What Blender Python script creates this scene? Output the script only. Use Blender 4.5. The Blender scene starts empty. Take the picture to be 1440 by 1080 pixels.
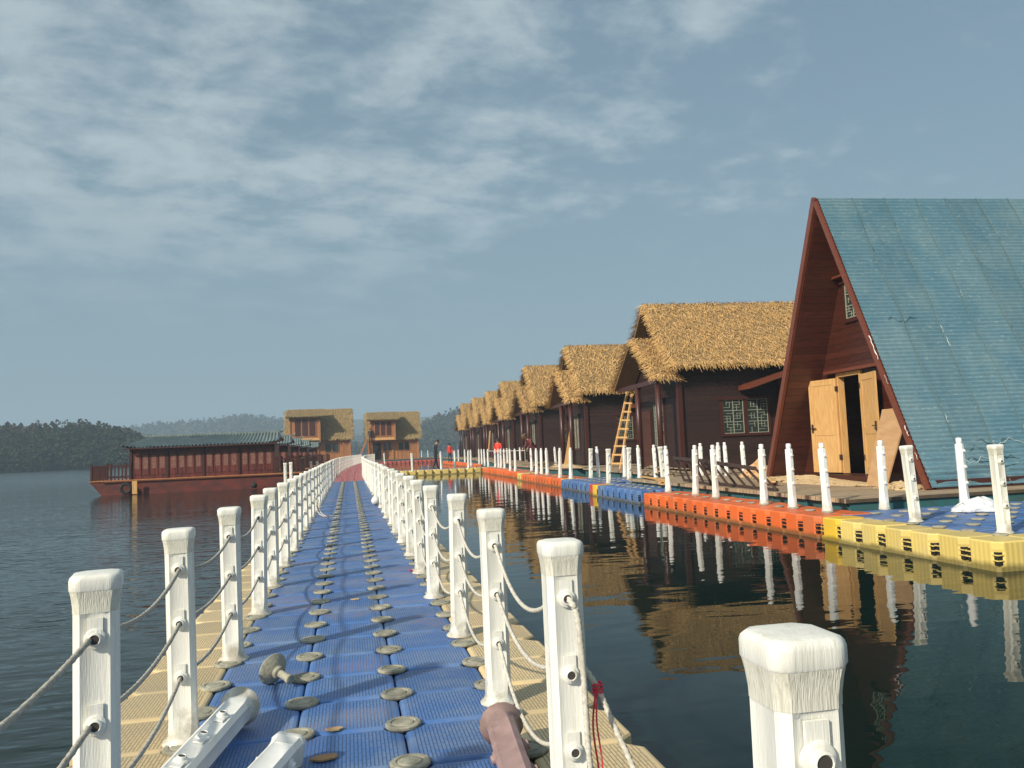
import bpy, math, random
from mathutils import Vector, Matrix, noise as mnoise
random.seed(11)
S = bpy.context.scene
COL = S.collection
R = math.radians

# ------------------------------------------------------------------ camera
CX = ((0.97998468, -0.02530, 0.19735472),)
def _cam_basis():
    n = Vector((-0.042, 1.0, (656.5 - 540 - 30.24) / 1150.0)).normalized()      # world up in camera axes
    f = Vector((491 - 720, 540 - (656.5 - 0.042 * 491), 1150.0)).normalized()    # walkway direction
    r = n.cross(f)                                                                # (x right, y up, z forward) frame
    r.normalize()
    return r, f, n
_r, _f, _n = _cam_basis()
CAMH = 1.31
cd = bpy.data.cameras.new('camera'); cam = bpy.data.objects.new('camera', cd); COL.objects.link(cam)
S.camera = cam
cd.sensor_width = 36; cd.lens = 28.75; cd.clip_start = 0.05; cd.clip_end = 8000
def camcol(i): return Vector((_r[i], _f[i], _n[i]))
mx = Matrix.Identity(4)
a, b, c_ = camcol(0), camcol(1), -camcol(2)
for i in range(3):
    mx[i][0], mx[i][1], mx[i][2] = a[i], b[i], c_[i]
mx[2][3] = CAMH
cam.matrix_world = mx
def ray(px, py):
    d = Vector((px - 720.0, 540.0 - py, 1150.0))
    return Vector((_r.dot(d), _f.dot(d), _n.dot(d)))
def at(px, py, z=0.0):
    d = ray(px, py); t = (z - CAMH) / d.z
    return Vector((d.x * t, d.y * t, z))
def atY(px, py, Y):
    d = ray(px, py); t = Y / d.y
    return Vector((d.x * t, Y, CAMH + d.z * t))

# ------------------------------------------------------------------ world, sun, exposure
SUN_AZ = math.atan2(-0.80, -0.60)      # clockwise from +Y
SUN_EL = R(32)
W = bpy.data.worlds.new('World'); S.world = W; W.use_nodes = True
nt = W.node_tree; nt.nodes.clear()
def N(t, k, **kw):
    n = t.nodes.new(k)
    for a_, v in kw.items(): setattr(n, a_, v)
    return n
out = N(nt, 'ShaderNodeOutputWorld'); bg = N(nt, 'ShaderNodeBackground')
sky = N(nt, 'ShaderNodeTexSky'); sky.sky_type = 'NISHITA'; sky.sun_disc = False
sky.sun_elevation = SUN_EL; sky.sun_rotation = SUN_AZ % (2 * math.pi)
sky.air_density = 1.0; sky.dust_density = 3.0; sky.ozone_density = 1.5; sky.altitude = 0
bg.inputs[1].default_value = 0.070
tc = N(nt, 'ShaderNodeTexCoord'); sep = N(nt, 'ShaderNodeSeparateXYZ')
nt.links.new(tc.outputs['Generated'], sep.inputs[0])
def M_(t, op, a_, b_=None, c=None, clamp=False):
    n = N(t, 'ShaderNodeMath', operation=op); n.use_clamp = clamp
    for i, v in enumerate((a_, b_, c)):
        if v is None: continue
        if isinstance(v, (int, float)): n.inputs[i].default_value = v
        else: t.links.new(v, n.inputs[i])
    return n.outputs[0]
zz = M_(nt, 'ADD', M_(nt, 'MAXIMUM', sep.outputs[2], 0.0), 0.16)
cx = M_(nt, 'DIVIDE', sep.outputs[0], zz); cy = M_(nt, 'DIVIDE', sep.outputs[1], zz)
comb = N(nt, 'ShaderNodeCombineXYZ'); nt.links.new(cx, comb.inputs[0]); nt.links.new(cy, comb.inputs[1])
def wnoise(scale, detail, rough, off, sx=1.0):
    mp = N(nt, 'ShaderNodeMapping'); mp.inputs['Location'].default_value = off; mp.inputs['Scale'].default_value = (1, sx, 1)
    mp.inputs['Rotation'].default_value = (0, 0, R(-14))
    nt.links.new(comb.outputs[0], mp.inputs[0])
    n = N(nt, 'ShaderNodeTexNoise'); n.inputs['Scale'].default_value = scale; n.inputs['Detail'].default_value = detail
    n.inputs['Roughness'].default_value = rough; n.inputs['Distortion'].default_value = 0.12
    nt.links.new(mp.outputs[0], n.inputs[0]); return n.outputs[0]
n1 = wnoise(0.9, 6, 0.55, (3.1, 0.4, 0)); n2 = wnoise(4.6, 8, 0.62, (1.7, 5.2, 0), 1.1)
mix = M_(nt, 'ADD', M_(nt, 'MULTIPLY', n1, 0.45), M_(nt, 'MULTIPLY', n2, 0.55))
# thicker cloud to the upper left (a weather gradient across the sky), clear near the horizon
side = M_(nt, 'MULTIPLY', M_(nt, 'SUBTRACT', 0.42, sep.outputs[0]), 0.17)
hi = M_(nt, 'MULTIPLY', M_(nt, 'SUBTRACT', sep.outputs[2], 0.25), 0.10)
mix = M_(nt, 'ADD', M_(nt, 'ADD', mix, side), hi)
mr = N(nt, 'ShaderNodeMapRange'); mr.interpolation_type = 'SMOOTHSTEP'
nt.links.new(mix, mr.inputs[0]); mr.inputs[1].default_value = 0.49; mr.inputs[2].default_value = 0.69
mr.inputs[3].default_value = 0.0; mr.inputs[4].default_value = 0.46
lowfade = M_(nt, 'MULTIPLY', M_(nt, 'SUBTRACT', sep.outputs[2], 0.13), 6.0, clamp=True)
cov = M_(nt, 'MULTIPLY', mr.outputs[0], lowfade)
hz = N(nt, 'ShaderNodeMix', data_type='RGBA')   # dust haze low in the sky
hz.inputs[7].default_value = (1.98, 3.18, 3.80, 1)
hf = M_(nt, 'SUBTRACT', 0.80, M_(nt, 'MULTIPLY', sep.outputs[2], 0.62), clamp=True)
nt.links.new(hf, hz.inputs[0]); nt.links.new(sky.outputs[0], hz.inputs[6])
cl = N(nt, 'ShaderNodeMix', data_type='RGBA'); cl.inputs[7].default_value = (7.6, 8.3, 8.2, 1)
nt.links.new(cov, cl.inputs[0]); nt.links.new(hz.outputs[2], cl.inputs[6])
nt.links.new(cl.outputs[2], bg.inputs[0]); nt.links.new(bg.outputs[0], out.inputs[0])

sl = bpy.data.lights.new('sun', 'SUN'); sl.energy = 4.0; sl.angle = R(2.0); sl.color = (1.0, 0.90, 0.74)
sun = bpy.data.objects.new('sun', sl); COL.objects.link(sun)
sd = Vector((-0.80 * math.cos(SUN_EL), -0.60 * math.cos(SUN_EL), math.sin(SUN_EL)))
sun.rotation_euler = sd.to_track_quat('Z', 'Y').to_euler(); sun.location = (-20, -15, 30)
S.view_settings.view_transform = 'Standard'; S.view_settings.look = 'None'
S.view_settings.exposure = 0.6; S.view_settings.gamma = 1.0
S.render.engine = 'CYCLES'
S.cycles.volume_bounces = 0
S.cycles.max_bounces = 8

# ------------------------------------------------------------------ helpers
class MB:
    def __init__(s): s.v = []; s.f = []; s.m = []
    def add(s, vs, fs, mi=0):
        o = len(s.v); s.v += [tuple(v) for v in vs]; s.f += [tuple(o + i for i in f) for f in fs]; s.m += [mi] * len(fs)
        return s
    def box(s, lo, hi, mi=0, mat=None):
        x0, y0, z0 = lo; x1, y1, z1 = hi
        vs = [Vector(p) for p in ((x0,y0,z0),(x1,y0,z0),(x1,y1,z0),(x0,y1,z0),(x0,y0,z1),(x1,y0,z1),(x1,y1,z1),(x0,y1,z1))]
        if mat: vs = [mat @ v for v in vs]
        return s.add(vs, [(3,2,1,0),(4,5,6,7),(0,1,5,4),(1,2,6,5),(2,3,7,6),(3,0,4,7)], mi)
    def beam(s, p, q, w, h, mi=0, up=(0,0,1)):
        p = Vector(p); q = Vector(q); d = (q - p).normalized(); u = Vector(up)
        if abs(d.dot(u)) > 0.98: u = Vector((1,0,0))
        r = d.cross(u).normalized() * (w / 2); u = r.cross(d).normalized() * (h / 2)
        vs = [p-r-u, p+r-u, p+r+u, p-r+u, q-r-u, q+r-u, q+r+u, q-r+u]
        return s.add(vs, [(0,1,2,3),(7,6,5,4),(0,4,5,1),(1,5,6,2),(2,6,7,3),(3,7,4,0)], mi)
    def rings(s, rs, close=True, cap=True, mi=0):
        n = len(rs[0]); o = len(s.v)
        for r in rs: s.v += [tuple(v) for v in r]
        for k in range(len(rs) - 1):
            for i in range(n if close else n - 1):
                j = (i + 1) % n
                s.f.append((o+k*n+i, o+k*n+j, o+(k+1)*n+j, o+(k+1)*n+i)); s.m.append(mi)
        if cap:
            s.f.append(tuple(o + i for i in range(n))[::-1]); s.m.append(mi)
            s.f.append(tuple(o + (len(rs)-1)*n + i for i in range(n))); s.m.append(mi)
        return s
    def tube(s, pts, r, n=6, mi=0, twist=0.0, lobes=0.0, cap=True):
        pts = [Vector(p) for p in pts]; rs = []; L = 0
        for i, p in enumerate(pts):
            t = (pts[min(i+1, len(pts)-1)] - pts[max(i-1, 0)])
            if t.length < 1e-9: t = Vector((0,0,1))
            t.normalize()
            if i: L += (p - pts[i-1]).length
            u = Vector((0,0,1)) if abs(t.z) < 0.9 else Vector((0,1,0))
            a_ = t.cross(u).normalized(); b_ = a_.cross(t)
            rr = r[i] if isinstance(r, (list, tuple)) else r
            ring = []
            for k in range(n):
                th = 2*math.pi*k/n
                q = rr * (1 + lobes * math.cos(3 * (th - twist * L)))
                ring.append(p + a_ * (q*math.cos(th)) + b_ * (q*math.sin(th)))
            rs.append(ring)
        return s.rings(rs, cap=cap, mi=mi)
    def lathe(s, prof, n=16, o=(0,0,0), mi=0, mat=None):
        rs = []
        for r_, z in prof:
            ring = [Vector((r_*math.cos(2*math.pi*k/n), r_*math.sin(2*math.pi*k/n), z)) for k in range(n)]
            if mat: ring = [mat @ v for v in ring]
            rs.append([v + Vector(o) for v in ring])
        return s.rings(rs, mi=mi)
    def mesh(s, name, mats, smooth=False):
        me = bpy.data.meshes.new(name); me.from_pydata(s.v, [], s.f)
        for m in (mats if isinstance(mats, (list, tuple)) else [mats]): me.materials.append(m)
        me.polygons.foreach_set('material_index', s.m)
        if smooth: me.shade_smooth()
        me.update(); return me
    def build(s, name, mats, parent=None, smooth=False, loc=None, **kw):
        o = bpy.data.objects.new(name, s.mesh(name, mats, smooth)); COL.objects.link(o)
        if parent: o.parent = parent
        if loc is not None: o.location = loc
        return o
def autosmooth(me, ang=35):
    me.shade_smooth()
    try: me.set_sharp_from_angle(angle=R(ang))
    except Exception: pass
def tag(o, label=None, cat=None, group=None, kind=None):
    if label: o['label'] = label
    if cat: o['category'] = cat
    if group: o['group'] = group
    if kind: o['kind'] = kind
    return o
def thing(name, label, cat, loc=(0,0,0), rz=0.0, group=None):
    o = bpy.data.objects.new(name, None); COL.objects.link(o); o.empty_display_size = 0.1
    o.location = loc; o.rotation_euler = (0, 0, rz)
    return tag(o, label, cat, group)
KIDS = {}
def kids(o): return [x for x in COL.objects if x.parent == o]
def copy_tree(o, parent=None, depth=0):
    c = o.copy(); COL.objects.link(c); c.parent = parent
    if o not in KIDS: KIDS[o] = kids(o)
    for ch in KIDS[o]: copy_tree(ch, c, depth + 1)
    return c
ORD = ['first','second','third','fourth','fifth','sixth','seventh','eighth','ninth','tenth','eleventh','twelfth','thirteenth','fourteenth','fifteenth','sixteenth','seventeenth','eighteenth','nineteenth']
TENS = ['', '', 'twent', 'thirt', 'fort', 'fift', 'sixt', 'sevent', 'eight', 'ninet']
def nth(i):
    if i <= 19: return ORD[i-1]
    t, u = divmod(i, 10)
    return TENS[t] + 'ieth' if u == 0 else TENS[t] + 'y-' + ORD[u-1]

# ------------------------------------------------------------------ materials
def mat(name, col, rough=0.6, spec=0.5, var=0.0, vscale=3.0, col2=None, bump=0.0, bscale=20.0, stretch=(1,1,1), rnd=0.0, metal=0.0, thr=(0.4, 0.62), dist=0.02, island=0.0):
    m = bpy.data.materials.new(name); m.use_nodes = True; t = m.node_tree
    p = t.nodes['Principled BSDF']; p.inputs['Base Color'].default_value = (*col, 1)
    p.inputs['Roughness'].default_value = rough; p.inputs['Specular IOR Level'].default_value = spec; p.inputs['Metallic'].default_value = metal
    co = N(t, 'ShaderNodeTexCoord'); mp = N(t, 'ShaderNodeMapping'); mp.inputs['Scale'].default_value = stretch
    oi = N(t, 'ShaderNodeObjectInfo')
    off = N(t, 'ShaderNodeVectorMath', operation='SCALE'); off.inputs[0].default_value = (13.0, 7.0, 5.0); t.links.new(oi.outputs['Random'], off.inputs['Scale'])
    t.links.new(co.outputs['Object'], mp.inputs[0]); t.links.new(off.outputs[0], mp.inputs['Location'])
    cur = None
    def rgb(c):
        n = N(t, 'ShaderNodeRGB'); n.outputs[0].default_value = (*c, 1); return n.outputs[0]
    cur = rgb(col)
    if col2:
        nz = N(t, 'ShaderNodeTexNoise'); nz.inputs['Scale'].default_value = vscale; nz.inputs['Detail'].default_value = 6; nz.inputs['Roughness'].default_value = 0.62
        t.links.new(mp.outputs[0], nz.inputs[0])
        mr_ = N(t, 'ShaderNodeMapRange'); mr_.inputs[1].default_value = thr[0]; mr_.inputs[2].default_value = thr[1]
        t.links.new(nz.outputs[0], mr_.inputs[0])
        mx_ = N(t, 'ShaderNodeMix', data_type='RGBA'); t.links.new(mr_.outputs[0], mx_.inputs[0]); t.links.new(cur, mx_.inputs[6]); mx_.inputs[7].default_value = (*col2, 1)
        cur = mx_.outputs[2]
    if rnd or island:
        hs = N(t, 'ShaderNodeHueSaturation'); t.links.new(cur, hs.inputs['Color'])
        val = M_(t, 'ADD', M_(t, 'MULTIPLY', oi.outputs['Random'], 2*rnd), 1 - rnd - island)
        if island:
            g = N(t, 'ShaderNodeNewGeometry'); val = M_(t, 'ADD', val, M_(t, 'MULTIPLY', g.outputs['Random Per Island'], 2*island))
        t.links.new(val, hs.inputs['Value']); cur = hs.outputs[0]
    t.links.new(cur, p.inputs['Base Color'])
    if bump:
        nb = N(t, 'ShaderNodeTexNoise'); nb.inputs['Scale'].default_value = bscale; nb.inputs['Detail'].default_value = 4
        t.links.new(mp.outputs[0], nb.inputs[0])
        bp = N(t, 'ShaderNodeBump'); bp.inputs['Strength'].default_value = bump; bp.inputs['Distance'].default_value = dist
        t.links.new(nb.outputs[0], bp.inputs['Height']); t.links.new(bp.outputs[0], p.inputs['Normal'])
    m['_cur'] = 0
    return m
def plank_mat(name, col, col2, axis='Z', pitch=0.14, rough=0.45, grain=(1,1,1), depth=0.012, dark=0.35, rnd=0.08):
    """boards with a groove every `pitch` metres along axis, grain noise, some tone change from board to board"""
    m = mat(name, col, rough, col2=col2, vscale=4.0, stretch=grain, rnd=rnd); t = m.node_tree
    p = t.nodes['Principled BSDF']; src = p.inputs['Base Color'].links[0].from_socket
    co = N(t, 'ShaderNodeTexCoord'); sp = N(t, 'ShaderNodeSeparateXYZ'); t.links.new(co.outputs['Object'], sp.inputs[0])
    q = M_(t, 'DIVIDE', sp.outputs['XYZ'.index(axis)], pitch); fr = M_(t, 'FRACT', q)
    g = M_(t, 'LESS_THAN', M_(t, 'ABSOLUTE', M_(t, 'SUBTRACT', fr, 0.5)), 0.455)        # 1 on the board, 0 in the groove
    wn = N(t, 'ShaderNodeTexWhiteNoise', noise_dimensions='1D'); t.links.new(M_(t, 'FLOOR', q), wn.inputs['W'])
    v = M_(t, 'MULTIPLY', M_(t, 'ADD', M_(t, 'MULTIPLY', g, 1 - dark), dark), M_(t, 'ADD', M_(t, 'MULTIPLY', wn.outputs[0], 0.35), 0.82))
    hs = N(t, 'ShaderNodeHueSaturation'); t.links.new(src, hs.inputs['Color']); t.links.new(v, hs.inputs['Value']); t.links.new(hs.outputs[0], p.inputs['Base Color'])
    bp = N(t, 'ShaderNodeBump'); bp.inputs['Strength'].default_value = 0.8; bp.inputs['Distance'].default_value = depth
    t.links.new(g, bp.inputs['Height']); t.links.new(bp.outputs[0], p.inputs['Normal'])
    return m
def float_mat(name, col, dirt, wear=0.5, bw=0.085, rh=0.017, mort=0.10, rough=0.5):
    """moulded polyethylene float: fine tread of long narrow ribs on top, smooth ribs on the sides, dirt patches"""
    m = mat(name, col, rough, rnd=0.17); t = m.node_tree; p = t.nodes['Principled BSDF']
    src = p.inputs['Base Color'].links[0].from_socket
    co = N(t, 'ShaderNodeTexCoord'); oi = N(t, 'ShaderNodeObjectInfo'); ge = N(t, 'ShaderNodeNewGeometry')
    mp = N(t, 'ShaderNodeMapping'); mp.inputs['Rotation'].default_value = (0, 0, R(90)); t.links.new(co.outputs['Object'], mp.inputs[0])
    br = N(t, 'ShaderNodeTexBrick'); br.offset = 0.5; br.inputs['Scale'].default_value = 1.0
    br.inputs['Brick Width'].default_value = bw; br.inputs['Row Height'].default_value = rh; br.inputs['Mortar Size'].default_value = 0.0026; br.inputs['Mortar Smooth'].default_value = 0.3
    t.links.new(mp.outputs[0], br.inputs['Vector'])
    sn = N(t, 'ShaderNodeSeparateXYZ'); t.links.new(ge.outputs['True Normal'], sn.inputs[0])
    topm = M_(t, 'GREATER_THAN', sn.outputs[2], 0.9)
    # keep the rim plain
    so = N(t, 'ShaderNodeSeparateXYZ'); t.links.new(co.outputs['Object'], so.inputs[0])
    def rim(sock):
        return M_(t, 'LESS_THAN', M_(t, 'ABSOLUTE', M_(t, 'SUBTRACT', M_(t, 'FRACT', M_(t, 'ADD', M_(t, 'DIVIDE', sock, 0.5), 0.5)), 0.5)), 0.425)
    inner = M_(t, 'MULTIPLY', rim(so.outputs[0]), rim(so.outputs[1]))
    groove = M_(t, 'MULTIPLY', M_(t, 'MULTIPLY', br.outputs['Fac'], topm), inner)
    wob = N(t, 'ShaderNodeTexNoise'); wob.inputs['Scale'].default_value = 2.2; wob.inputs['Detail'].default_value = 8; wob.inputs['Roughness'].default_value = 0.65
    gp = N(t, 'ShaderNodeVectorMath', operation='MULTIPLY'); gp.inputs[1].default_value = (1, 1, 1); t.links.new(ge.outputs['Position'], gp.inputs[0]); t.links.new(gp.outputs[0], wob.inputs[0])
    mr_ = N(t, 'ShaderNodeMapRange'); mr_.inputs[1].default_value = 0.44; mr_.inputs[2].default_value = 0.62; mr_.inputs[4].default_value = wear
    t.links.new(wob.outputs[0], mr_.inputs[0])
    m1 = N(t, 'ShaderNodeMix', data_type='RGBA'); t.links.new(mr_.outputs[0], m1.inputs[0]); t.links.new(src, m1.inputs[6]); m1.inputs[7].default_value = (*dirt, 1)
    # dirt caught in the grooves, rusty in places
    rn = N(t, 'ShaderNodeTexNoise'); rn.inputs['Scale'].default_value = 0.9; rn.inputs['Detail'].default_value = 3; t.links.new(ge.outputs['Position'], rn.inputs[0])
    rr = N(t, 'ShaderNodeMapRange'); rr.inputs[1].default_value = 0.53; rr.inputs[2].default_value = 0.60; t.links.new(rn.outputs[0], rr.inputs[0])
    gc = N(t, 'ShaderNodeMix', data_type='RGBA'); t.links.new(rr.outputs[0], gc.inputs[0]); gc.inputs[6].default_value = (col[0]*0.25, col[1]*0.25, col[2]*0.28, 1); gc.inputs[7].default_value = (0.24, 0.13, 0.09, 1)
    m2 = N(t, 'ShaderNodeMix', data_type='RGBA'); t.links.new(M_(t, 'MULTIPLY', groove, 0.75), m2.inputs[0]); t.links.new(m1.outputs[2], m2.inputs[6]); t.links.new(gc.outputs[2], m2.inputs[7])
    # wet, algae line just over the water
    sp2 = N(t, 'ShaderNodeSeparateXYZ'); t.links.new(ge.outputs['Position'], sp2.inputs[0])
    al = N(t, 'ShaderNodeMapRange'); al.inputs[1].default_value = -0.19; al.inputs[2].default_value = -0.25; al.inputs[4].default_value = 0.75
    t.links.new(M_(t, 'ADD', sp2.outputs[2], M_(t, 'MULTIPLY', M_(t, 'SUBTRACT', wob.outputs[0], 0.5), 0.16)), al.inputs[0])
    m3 = N(t, 'ShaderNodeMix', data_type='RGBA'); t.links.new(al.outputs[0], m3.inputs[0]); t.links.new(m2.outputs[2], m3.inputs[6]); m3.inputs[7].default_value = (0.10, 0.085, 0.03, 1)
    t.links.new(m3.outputs[2], p.inputs['Base Color'])
    wv = N(t, 'ShaderNodeMath', operation='SINE'); t.links.new(M_(t, 'MULTIPLY', M_(t, 'ADD', so.outputs[0], so.outputs[1]), 95.0), wv.inputs[0])
    sidew = M_(t, 'MULTIPLY', wv.outputs[0], M_(t, 'LESS_THAN', M_(t, 'ABSOLUTE', sn.outputs[2]), 0.3))
    hgt = M_(t, 'ADD', M_(t, 'ADD', M_(t, 'MULTIPLY', groove, -1.0), M_(t, 'MULTIPLY', inner, 0.9)), M_(t, 'MULTIPLY', sidew, 0.45))
    bp = N(t, 'ShaderNodeBump'); bp.inputs['Strength'].default_value = 0.7; bp.inputs['Distance'].default_value = 0.004
    t.links.new(hgt, bp.inputs['Height']); t.links.new(bp.outputs[0], p.inputs['Normal'])
    return m
MAT = {}
MAT['blue'] = float_mat('blue float plastic', (0.060, 0.155, 0.40), (0.20, 0.27, 0.38), 0.55)
MAT['beige'] = float_mat('beige float plastic', (0.62, 0.48, 0.26), (0.42, 0.36, 0.24), 0.4)
MAT['yellow'] = float_mat('yellow float plastic', (0.76, 0.58, 0.17), (0.60, 0.48, 0.22), 0.5)
MAT['brightyellow'] = float_mat('bright yellow float plastic', (0.80, 0.50, 0.03), (0.5, 0.38, 0.1), 0.3)
MAT['orange'] = float_mat('orange float plastic', (0.80, 0.145, 0.025), (0.50, 0.20, 0.09), 0.5)
MAT['red'] = float_mat('red float plastic', (0.50, 0.07, 0.06), (0.45, 0.18, 0.15), 0.5)
MAT['pink'] = float_mat('faded red float plastic', (0.50, 0.10, 0.10), (0.55, 0.26, 0.24), 0.6)
MAT['pin'] = mat('weathered pin plastic', (0.36, 0.35, 0.27), 0.75, col2=(0.23, 0.22, 0.17), vscale=14, bump=0.3, bscale=60, rnd=0.12)
MAT['slot_shade'] = mat('dark slot', (0.012, 0.012, 0.010), 0.9)
MAT['white'] = mat('white moulded plastic', (0.80, 0.80, 0.74), 0.42, col2=(0.66, 0.66, 0.58), vscale=5, stretch=(9, 9, 0.7), bump=0.35, bscale=26, dist=0.004, rnd=0.05, thr=(0.45, 0.75))
MAT['whiteband'] = mat('white plastic soiled band', (0.70, 0.69, 0.60), 0.6, col2=(0.47, 0.46, 0.36), vscale=30, stretch=(6, 6, 0.4), bump=0.6, bscale=60, dist=0.004, thr=(0.45, 0.70))
MAT['bare'] = mat('clean white plastic', (0.83, 0.84, 0.82), 0.38, col2=(0.74, 0.74, 0.69), vscale=4, rnd=0.04)
MAT['pinkpost'] = mat('dull mauve plastic', (0.34, 0.23, 0.22), 0.6, col2=(0.27, 0.18, 0.17), vscale=9, bump=0.15)
MAT['hole'] = mat('dark hole', (0.05, 0.045, 0.04), 0.9)
MAT['rope'] = mat('grey braided rope', (0.46, 0.44, 0.38), 0.85, col2=(0.30, 0.28, 0.24), vscale=60, bump=0.5, bscale=260, dist=0.003)
MAT['ropew'] = mat('pale braided rope', (0.66, 0.63, 0.55), 0.85, col2=(0.48, 0.45, 0.37), vscale=60, bump=0.5, bscale=260, dist=0.003)
MAT['redcord'] = mat('red cord', (0.70, 0.05, 0.08), 0.6)
MAT['redwood'] = plank_mat('red brown varnished boards', (0.085, 0.023, 0.013), (0.052, 0.015, 0.009), 'Z', 0.16, 0.4, (1, 1, 8), dark=0.6)
MAT['darkwood'] = plank_mat('dark brown weatherboards', (0.034, 0.013, 0.0095), (0.022, 0.009, 0.007), 'Z', 0.17, 0.6, (1, 1, 8), dark=0.55)
MAT['rafter'] = mat('varnished rafter', (0.17, 0.050, 0.026), 0.38, col2=(0.14, 0.036, 0.018), vscale=5, stretch=(1, 6, 6), bump=0.1)
MAT['pillar'] = mat('dark red pillar', (0.060, 0.017, 0.012), 0.4, col2=(0.055, 0.016, 0.012), vscale=4, stretch=(6, 6, 0.8))
MAT['pine'] = mat('raw pine', (0.68, 0.42, 0.17), 0.55, col2=(0.55, 0.30, 0.10), vscale=5, stretch=(7, 7, 0.6), bump=0.1, rnd=0.05)
MAT['newwood'] = plank_mat('new orange brown boards', (0.42, 0.19, 0.075), (0.32, 0.13, 0.05), 'X', 0.22, 0.5, (6, 1, 1), rnd=0.05)
MAT['newframe'] = mat('new timber frame', (0.44, 0.20, 0.07), 0.5, col2=(0.34, 0.14, 0.05), vscale=4)
MAT['ply'] = mat('plywood', (0.56, 0.34, 0.17), 0.6, col2=(0.48, 0.28, 0.13), vscale=2, stretch=(1, 1, 4))
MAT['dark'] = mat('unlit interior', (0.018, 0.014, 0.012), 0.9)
MAT['deckwood'] = plank_mat('weathered deck planks', (0.42, 0.31, 0.19), (0.28, 0.21, 0.14), 'Y', 0.15, 0.8, (1, 6, 1), dark=0.25)
MAT['teal'] = mat('teal painted steel', (0.030, 0.145, 0.165), 0.5, col2=(0.05, 0.11, 0.10), vscale=2.5, bump=0.1, rnd=0.08)
MAT['thatch'] = mat('straw thatch', (0.64, 0.41, 0.17), 0.8, spec=0.2, col2=(0.47, 0.29, 0.11), vscale=9, island=0.38, rnd=0.12, thr=(0.35, 0.65))
MAT['thatchold'] = mat('greyer straw thatch', (0.42, 0.32, 0.16), 0.85, spec=0.2, col2=(0.27, 0.21, 0.10), vscale=5, island=0.25, thr=(0.35, 0.65))
MAT['thatchbase'] = mat('thatch underlay', (0.28, 0.18, 0.08), 0.9, col2=(0.20, 0.13, 0.055), vscale=14)
MAT['lattice'] = mat('pale window lattice', (0.30, 0.32, 0.25), 0.5)
MAT['glass'] = mat('dark window glass', (0.03, 0.04, 0.035), 0.08, spec=0.6)
MAT['boatred'] = plank_mat('red lacquered boat boards', (0.17, 0.034, 0.023), (0.10, 0.022, 0.016), 'X', 0.31, 0.4, (6, 1, 1))
MAT['hull'] = mat('red brown hull paint', (0.15, 0.030, 0.020), 0.45, col2=(0.07, 0.022, 0.016), vscale=1.3, stretch=(1, 1, 2))
MAT['boatpanel'] = mat('pale brown lattice panel', (0.27, 0.12, 0.085), 0.6, col2=(0.12, 0.045, 0.032), vscale=22)
MAT['tile'] = mat('grey green roof tile', (0.20, 0.25, 0.24), 0.35, col2=(0.13, 0.17, 0.17), vscale=3)
MAT['steel'] = mat('dark brown primed steel', (0.05, 0.028, 0.022), 0.5)
MAT['sand'] = mat('wood shavings', (0.62, 0.46, 0.26), 0.9, col2=(0.45, 0.31, 0.16), vscale=20, bump=0.9, bscale=30)
MAT['skin'] = mat('skin', (0.42, 0.24, 0.16), 0.55)
MAT['hair'] = mat('black hair', (0.012, 0.010, 0.010), 0.6)
MAT['blackcloth'] = mat('black cloth', (0.016, 0.019, 0.021), 0.85)
MAT['redcloth'] = mat('red work jacket', (0.78, 0.06, 0.035), 0.8)
MAT['darkcloth'] = mat('dark trousers', (0.025, 0.028, 0.04), 0.85)
MAT['maroon'] = mat('maroon cloth', (0.17, 0.045, 0.045), 0.85)
MAT['browncap'] = mat('brown cap', (0.13, 0.075, 0.035), 0.85)
MAT['bag'] = mat('white plastic bag', (0.80, 0.82, 0.84), 0.3, bump=0.8, bscale=18, dist=0.03)
MAT['leafchip'] = mat('dry chip', (0.38, 0.20, 0.08), 0.8, col2=(0.45, 0.36, 0.2), vscale=3)

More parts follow.
